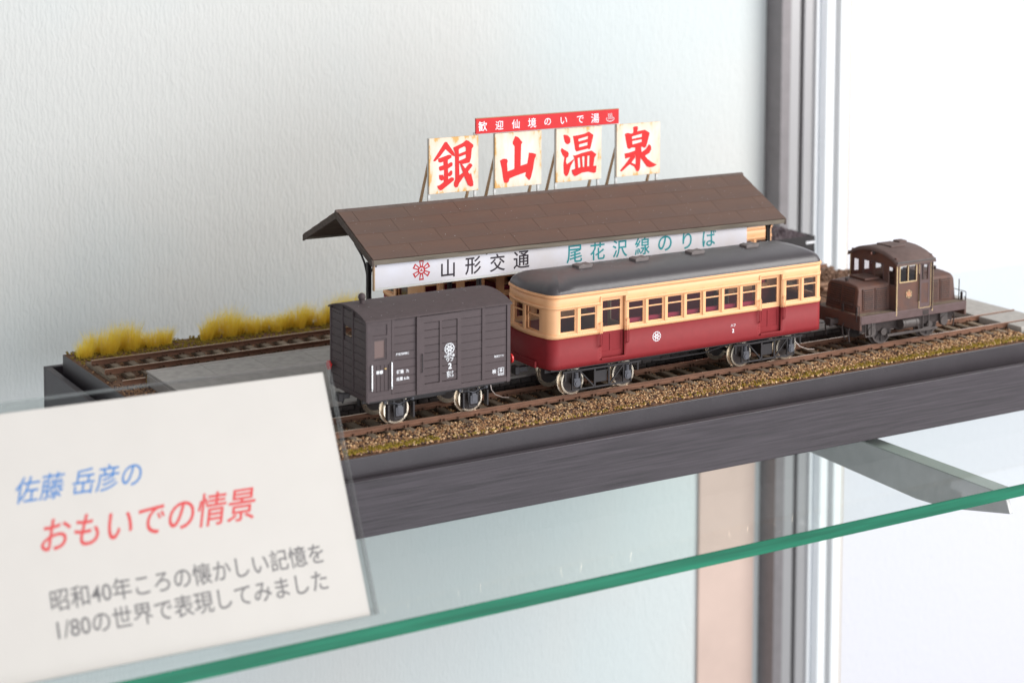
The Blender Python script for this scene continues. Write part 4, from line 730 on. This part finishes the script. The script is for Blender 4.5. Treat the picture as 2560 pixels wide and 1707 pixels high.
# ------------------------------------------------------------------ locomotive
lo = thing('locomotive', 'weathered brown centre cab diesel locomotive with louvred hoods', 'locomotive', (270.6, 0, 0))
LX0, LX1, LC = 237.6, 300.9, 269.3
for s_ in (-1, 1): MB().box(LX0+.5, LX1-.5, min(s_*14.2, s_*15.2), max(s_*14.2, s_*15.2), 11.1, 14.9).build('side_sill', 'loco_side', lo, bevel=.3)
for xe, s_ in ((LX0, -1), (LX1, 1)): MB().box(min(xe, xe-s_*1.2), max(xe, xe-s_*1.2), -15, 15, 8.6, 15.0).build('end_beam', 'loco_brown', lo, bevel=.3)
MB().box(LX0+1, LX1-1, -14.4, 14.4, 14.2, 14.9).build('deck', 'deck_dust', lo)
KX0, KX1, KZ0, KZ1, KH = 258.6, 279.8, 14.9, 36.4, 15.0
def trim(mb, O, U, V, N, r, w_=.3, th=.18):
    a, b, c, d = r; mb.panel(O, U, V, N, (a-w_, b+w_), (c-w_, d+w_), [(a, b, c, d)], th); return mb
cab = MB(); fw = [(-6.3,-.4,27.4,34.2),(.6,6.5,27.4,34.2),(-13.7,-9.6,26.0,33.8),(9.8,13.8,26.0,33.8)]
sw_ = [(260.4,264.8,27.6,34.5),(265.3,269.8,27.6,34.5),(273.3,276.9,27.4,34.0)]
for s_ in (-1, 1): cab.panel((0, s_*KH, 0), X3, Z3, Vector((0, s_, 0)), (KX0, KX1), (KZ0-2.2 if s_ < 0 else KZ0, KZ1), sw_, .6)
cab.panel((KX0, 0, 0), Y3, Z3, Vector((-1,0,0)), (-KH+.6, KH-.6), (KZ0, KZ1+1.8), fw, .6); cab.panel((KX1, 0, 0), Y3, Z3, Vector((1,0,0)), (-KH+.6, KH-.6), (KZ0, KZ1+1.8), fw, .6)
for xe in (KX0+.02, KX1-.62): cab.poly([(xe, -13.4, 37.9), (xe, 13.4, 37.9)]+[(xe, y, max(37.95, 36.1+4.2*(1-(abs(y)/16.0)**2.6)*.93)) for y in np.linspace(13.4, -13.4, 15)], (.6,0,0))
cabo = cab.build('cab', 'loco_brown', lo, bevel=.1)
for s_ in (-1, 1):
    Nn = Vector((0, s_, 0)); trim(MB(), (0, s_*(KH+.2), 0), X3, Z3, Nn, (260.4,269.8,27.6,34.5), .45, .25).build('window_trim', 'loco_trim_glint', cabo); MB().box(264.85, 265.25, min(s_*KH, s_*(KH+.2)), max(s_*KH, s_*(KH+.2)), 27.6, 34.5).build('window_bar', 'loco_trim_glint', cabo)
    dd = MB().panel((0, s_*(KH+.12), 0), X3, Z3, Nn, (271.9, 278.2), (15.1, 35.2), [(273.1,277.1,27.2,34.2),(273.1,277.1,17.0,25.8)], .3); dd.build('door', 'loco_side', lo, bevel=.08)
    trim(MB(), (0, s_*(KH+.3), 0), X3, Z3, Nn, (271.8,278.3,15.0,35.4), .22, .3).build('door_frame', 'loco_trim_glint', cabo)
    MB().tube([(271.1,s_*(KH+.1),30.4),(271.3,s_*(KH+.8),30.0),(271.4,s_*(KH+.8),18.6),(271.1,s_*(KH+.1),18.0)], .2, 6).build('grab_rail', 'loco_dark', lo, smooth=True)
    MB().tube([(279.2,s_*(KH+.1),35),(279.2,s_*(KH+.7),34.6),(279.2,s_*(KH+.7),14.2),(279.2,s_*(KH+.1),13.6)], .2, 6).build('grab_rail', 'loco_dark', lo, smooth=True)
    emblem(MB(), (265.5, s_*(KH+.1), 21.9), X3, Z3, Nn, 1.75, lift=.25, t=.13, wi=.17, wo=.36).build('emblem', 'loco_trim_glint', cabo); MB().cyl((265.5,s_*KH,21.9),(265.5,s_*(KH+.3),21.9),1.15,18).build('emblem_plate', 'print_red', cabo, smooth=True)
    for (a, b, c, d) in sw_: q = MB(); q.raw([(a-.2,s_*(KH-.35),c-.2),(b+.2,s_*(KH-.35),c-.2),(b+.2,s_*(KH-.35),d+.2),(a-.2,s_*(KH-.35),d+.2)], [(0,1,2,3)]); q.build('pane', 'window_glass', cabo)
for xe, s_ in ((KX0, -1), (KX1, 1)):
    Nn = Vector((s_,0,0)); trim(MB(), (xe+s_*.2, 0, 0), Y3, Z3, Nn, (-6.3,6.5,27.4,34.2), .5, .25).build('window_trim', 'loco_side', cabo)
    for (a, b, c, d) in fw: q = MB(); q.raw([(xe-s_*.35,a-.2,c-.2),(xe-s_*.35,b+.2,c-.2),(xe-s_*.35,b+.2,d+.2),(xe-s_*.35,a-.2,d+.2)], [(0,1,2,3)]); q.build('pane', 'window_glass', cabo)
for xc_ in (KX0, KX1):
    for s_ in (-1, 1): MB().box(xc_-.22, xc_+.22, s_*KH-.22, s_*KH+.22, 12.8, 36.2).build('corner_highlight', 'loco_trim_glint', cabo)  # golden edge highlights on the cab corners, made as tan strips
rm = MB(); n = 18; X_ = [KX0-1.0, KX0-.75, KX0+.3, KX1-.3, KX1+.75, KX1+1.0]; dz = [-1.0, -.3, .25, .25, -.3, -1.0]
def cz(y): a = abs(y)/16.0; return 36.4+4.4*(1-a**2.6)*(.92+.08*(1-a))
rm.v = [(x, -16.0+32.0*k/n, cz(-16.0+32.0*k/n)+(d_ if 0 < k < n else min(d_, 0))) for x, d_ in zip(X_, dz) for k in range(n+1)]+[(x, -16.0+32.0*k/n, cz(-16.0+32.0*k/n)-1.5) for x in (X_[0], X_[-1]) for k in range(n+1)]
rm.f = [(i*(n+1)+k, (i+1)*(n+1)+k, (i+1)*(n+1)+k+1, i*(n+1)+k+1) for i in range(5) for k in range(n)]+[(6*(n+1)+k, k, k+1, 6*(n+1)+k+1) for k in range(n)]+[(5*(n+1)+k, 7*(n+1)+k, 7*(n+1)+k+1, 5*(n+1)+k+1) for k in range(n)]+[(6*(n+1)+k, 6*(n+1)+k+1, 7*(n+1)+k+1, 7*(n+1)+k) for k in range(n)]+[(0, 6*(n+1), 7*(n+1), 5*(n+1), 4*(n+1), 3*(n+1), 2*(n+1), n+1)]
ro = rm.build('cab_roof', 'loco_roof', lo, smooth=True, angle=50)
MB().box(264.5, 273.0, -4.8, 4.8, 40.6, 41.5).build('roof_hatch', 'loco_roof', ro, bevel=.3); MB().box(275.2, 280.0, 1.5, 6.0, 40.2, 41.7).build('roof_vent', 'loco_roof', ro, bevel=.5)
for s_ in (-1, 1): MB().box(KX0-.8, KX1+.8, min(s_*15.6, s_*16.15), max(s_*15.6, s_*16.15), 35.9, 36.7).build('rain_strip', 'loco_steel', ro, bevel=.2)
hl = MB().cyl((KX0-.4, -.4, 38.6), (KX0-1.6, -.4, 38.4), .95, 14); hl.build('headlight', 'loco_dark', lo, smooth=True); MB().cyl((KX0-1.6,-.4,38.4),(KX0-1.7,-.4,38.4),.6,12).build('lens', 'chrome', lo, smooth=True)
for s_, xr in ((-1, KX0), (1, KX1)):
    xf = LC+s_*29.6; xt = LC+s_*27.9; hb, ht, zt = 10.5, 9.9, 27.0
    pf_ = [(-hb,14.6),(-hb+.1,24.5),(-ht,26.2),(-ht+1.4,27.2),(-4,27.75),(0,27.9),(4,27.75),(ht-1.4,27.2),(ht,26.2),(hb-.1,24.5),(hb,14.6)]
    h = MB(); m_ = len(pf_); h.v = [(xr, y, z) for y, z in pf_]+[(xf-s_*(1.7*((z-14.6)/13.3)**1.4), y*.97, z-(.5 if z > 26 else 0)) for y, z in pf_]; h.f = [(k, k+1, m_+k+1, m_+k) for k in range(m_-1)]+[tuple(range(m_, 2*m_))]
    ho = h.build('hood', 'loco_brown', lo, smooth=True, bevel=.6, angle=35); ho.modifiers['bevel'].segments = 3
    MB().box(min(xr-s_*-1.0, xr+s_*9.5), max(xr+s_*1.0, xr+s_*9.5), -5.2, 5.2, 27.6, 28.6).build('hood_cover', 'loco_brown', ho, bevel=.25); MB().cyl((LC+s_*26.2,0,27.2),(LC+s_*26.2,0,28.7),.75,12).build('filler_cap', 'loco_dark', ho, smooth=True)
    for (y0, y1) in ((-7.6,-.9),(.9,7.6)):
        gr = MB()
        for k in range(9): z = 17.0+k*.95; xx = xf-s_*(1.7*((z-14.6)/13.3)**1.4); gr.box(min(xx-s_*.3, xx+s_*.22), max(xx-s_*.3, xx+s_*.22), y0, y1, z, z+.42)
        stuff(gr.build('grille_slats', 'loco_brown', ho)); bk_ = MB(); bk_.raw([(xf-s_*(1.7*((16.6-14.6)/13.3)**1.4)+s_*.06, y0-.2, 16.6), (xf-s_*(1.7*((16.6-14.6)/13.3)**1.4)+s_*.06, y1+.2, 16.6), (xf-s_*(1.7*((25.6-14.6)/13.3)**1.4)+s_*.06, y1+.2, 25.6), (xf-s_*(1.7*((25.6-14.6)/13.3)**1.4)+s_*.06, y0-.2, 25.6)], [(0,1,2,3)]); bk_.build('grille_gap_shade', 'loco_dark', ho)  # dark sheet puts in the shade between the slats
    for sy in (-1, 1):
        for (a, b) in ((1.2, 8.4), (9.0, 15.4)):
            xa, xb = sorted((xr+s_*a, xr+s_*b)); pl = MB().box(xa, xb, min(sy*10.2, sy*10.6), max(sy*10.2, sy*10.6), 15.9, 25.4); po = pl.build('side_panel', 'loco_brown', ho, bevel=.08); MB().box(xa+.5, xb-.5, min(sy*10.5, sy*10.63), max(sy*10.5, sy*10.63), 16.1, 25.0).build('louvre_gap_shade', 'loco_dark', lo); lv = MB()  # dark plate paints the shaded gaps behind the louvres
            for k in range(10): z = 16.2+k*.88; lv.poly([(xa+.5, sy*10.6, z+.1), (xa+.5, sy*11.1, z), (xa+.5, sy*10.6, z+.42)], (xb-xa-1.0, 0, 0))
            stuff(lv.build('louvres', 'loco_brown', po))
    # end railing
    xe = LC+s_*31.2
    for y in (-12.2, 12.2, -3.2): MB().box(xe-.3, xe+.3, y-.6, y+.6, 14.6, 18.6).build('lamp_post', 'loco_dark', lo, bevel=.15)
    MB().tube([(xe, -14.4, 14.6), (xe+s_*.5,-14.4,15.2), (xe+s_*.5, -14.4, 18.6), (xe, -14, 19.1), (xe, 14, 19.1), (xe+s_*.5, 14.4, 18.6), (xe+s_*.5, 14.4, 15.2), (xe, 14.4, 14.6)], .18, 6).build('railing', 'loco_dark', lo, smooth=True)
    MB().tube([(xe-s_*.5, -11.0, 14.8), (xe-s_*.4, -11.0, 24.2)], .26, 6).build('signal_rod', 'loco_dark', lo, smooth=True) if s_ > 0 else None
    MB().tube([(xe+s_*.4,-13.4,16.6),(xe+s_*1.1,-13.4,16.2),(xe+s_*1.1,-13.4,12.6),(xe+s_*.4,-13.4,12.2)], .18, 6).build('grab_rail', 'loco_dark', lo, smooth=True)
    c_ = MB().box(min(xe, xe+s_*4), max(xe, xe+s_*4), -1.2, 1.2, 9.3, 11.5); c_.box(min(xe+s_*3.6, xe+s_*5.6), max(xe+s_*3.6, xe+s_*5.6), -1.9, 1.9, 8.6, 12); c_.build('coupler', 'loco_dark', lo, bevel=.25)
    for y in (-7.5, 7.5): MB().tube([(xe-s_*.6, y, 9), (xe+s_*.4, y, 6.8), (xe-s_*.3, y, 2.2)], .38, 6).build('rail_guard', 'loco_dark', lo, smooth=True)
    MB().tube([(xe,-4.5,10.5),(xe+s_*1.4,-4.7,9.2),(xe+s_*1.3,-5,5.5),(xe+s_*.2,-5.4,3.2)], .3, 6).build('brake_hose', 'loco_dark', lo, smooth=True)
uf = MB().box(LX0+2, LX1-2, -9, 9, 7.5, 13.8); uf.box(LX0+4, LX1-4, -10.4, -9.5, 6, 12); uf.box(LX0+4, LX1-4, 9.5, 10.4, 6, 12); uf.build('underframe', 'loco_dark', lo, bevel=.2)
for s_ in (-1, 1):
    for xa in (255.1, 282.4):
        wheel(lo, xa, 0, s_, 5.6, True, 'loco_steel'); MB().cyl((xa, s_*9.6, 5.6), (xa, s_*11.2, 5.6), 1.6, 16).build('crank', 'loco_steel', lo, smooth=True); MB().cyl((xa+2.2, s_*10.8, 3.8), (xa+2.2, s_*12.0, 3.8), .6, 10).build('crank_pin', 'loco_steel', lo, smooth=True)
    MB().box(256.6, 286.4, min(s_*11.3, s_*11.9), max(s_*11.3, s_*11.9), 3.2, 4.4).build('coupling_rod', 'loco_steel', lo, bevel=.15)
    MB().cyl((263.3, s_*12.6, 8.4), (272.6, s_*12.6, 8.4), 2.3, 18).build('air_tank', 'loco_steel', lo, smooth=True)
    for xb in (264.6, 271.0): MB().cyl((xb, s_*12.6, 8.4), (xb+.4, s_*12.6, 8.4), 2.42, 18).build('tank_band', 'loco_steel', lo, smooth=True)
    for xs2 in (273.9, 240.4):
        lad = MB(); w2 = 3.9
        lad.box(xs2, xs2+.35, s_*15.2-.3, s_*15.2+.3, 5.8, 11.5); lad.box(xs2+w2-.35, xs2+w2, s_*15.2-.3, s_*15.2+.3, 5.8, 11.5); lad.box(xs2, xs2+w2, min(s_*14.4, s_*15.8), max(s_*14.4, s_*15.8), 5.7, 6.1); lad.build('step', 'loco_steel', lo, bevel=.08)
    MB().box(274.1, 277.6, min(s_*15.2, s_*15.32), max(s_*15.2, s_*15.32), 11.6, 13.8).build('step_recess', 'loco_dark', lo)
    for xa in (247.5, 290.5): sb = MB().cyl((xa, s_*10.2, 6.6), (xa, s_*12, 6.6), 2.2, 16); sb.box(xa-2.2, xa+2.2, s_*11-.6, s_*11+.6, 6.5, 10.5); sb.build('sand_box', 'loco_steel', lo, smooth=True)
# ------------------------------------------------------------------ acrylic stand with the caption card
BRc = Vector((-40.8, -97.7, -31.6)); U = Vector((.9987, -.0511, 0)); sd = Vector((.0511, .9987, 0)); al = R(29); Vv = Z3*math.cos(al)+sd*math.sin(al); Nc = U.cross(Vv)     # Nc points to the viewer
Nc = -Nc if Nc.y > 0 else Nc
Pc = lambda u, v, n=0: BRc+U*u+Vv*v+Nc*n
def slab(mb, u0, u1, v0, v1, n0, n1): 
    return mb.raw([Pc(u0,v0,n0),Pc(u1,v0,n0),Pc(u1,v1,n0),Pc(u0,v1,n0),Pc(u0,v0,n1),Pc(u1,v0,n1),Pc(u1,v1,n1),Pc(u0,v1,n1)], [(3,2,1,0),(4,5,6,7),(0,1,5,4),(1,2,6,5),(2,3,7,6),(3,0,4,7)])
std = thing('acrylic_stand', 'clear acrylic table stand holding the caption card at the shelf edge', 'stand', tuple(BRc))
CW = 128
for (n0, n1, nm) in ((-1.8,-.4,'back_sheet'),(.4,1.8,'front_sheet')):
    mb = slab(MB(), -CW-3, 2.3, 0, 82.4, n0, n1); mb.f = mb.f[:2]; mb.build(nm, 'acrylic', std); mb = slab(MB(), -CW-3, 2.3, 0, 82.4, n0, n1); mb.f = mb.f[2:]; mb.build('sheet_edge', 'acrylic_edge', std)
mb = MB(); A0, A1 = Pc(-CW-3, 0, -1.8), Pc(2.3, 0, -1.8); bk = sd*58
mb.raw([A0, A1, A1+bk, A0+bk, A0+Z3*1.5, A1+Z3*1.5, A1+bk+Z3*1.5, A0+bk+Z3*1.5], [(0,1,2,3),(4,5,6,7),(1,2,6,5),(2,3,7,6)]); mb.v = [(a, b, max(c, -32.15)) for a, b, c in mb.v]; mb.build('foot', 'acrylic', std)
cdn = thing('caption_card', 'cream paper card printed with blue, red and grey lettering', 'card', tuple(BRc+Vector((0,0,.2))))
slab(MB(), -CW, 0, .3, 79.3, -.15, .15).build('paper', 'card_paper', cdn)
UI = U; NN = Nc
def line(key, m_, u0, u1, vb, hgt):
    mb = MB(); letter(mb, key, Pc((u0+u1)/2, vb+hgt/2, .15), U, Vv, Nc, height=hgt, width=u1-u0, lift=.05); mb.build('lettering', m_, cdn)
line(('佐藤 岳彦の',.004,.32), 'ink_blue', -104.3, -65.3, 51.4, 8.0); line(('おもいでの情景',.008,.32), 'ink_red', -99.0, -30.6, 35.8, 10.2)
line(('昭和40年ころの懐かしい記憶を',.006,0), 'ink_grey', -98.4, -11.6, 18.6, 6.6); line(('1/80の世界で表現してみました',.006,0), 'ink_grey', -97.6, -12.0, 10.2, 6.6)

# ------------------------------------------------------------------ dust specks that have settled on the models
def dust(parent, pts):
    o = pebbles('dust', 'print_white', pts, .05, .14, .6); og = ORG[base]-ORG[parent]; o.parent = parent; o.location = (og[0]*S, og[1]*S, og[2]*S); stuff(o)
u = rng.random((150, 2)); xx = RX0+2+u[:,0]*(RX1-RX0-4); tt = u[:,1]
dust(cn, np.stack([xx, YE+(YR_-YE)*tt, (53.9-2.0*(xx-RX0)/(RX1-RX0))*(1-tt)+68.2*tt+1.0], -1))
u = rng.random((60, 2)); yy = -15+30*u[:,1]; dust(wg, np.stack([u[:,0]*60, yy, arcz(yy)+.62], -1))
u = rng.random((70, 2)); dust(co, np.stack([86+u[:,0]*122, -6+12*u[:,1], 48.12-.0022*(-6+12*u[:,1])**2*2], -1))
u = rng.random((80, 2)); dust(tr, np.stack([-60+u[:,0]*420, -36.6-.0+0*u[:,1]+.0, -31+19*u[:,1]], -1)) if 0 else None
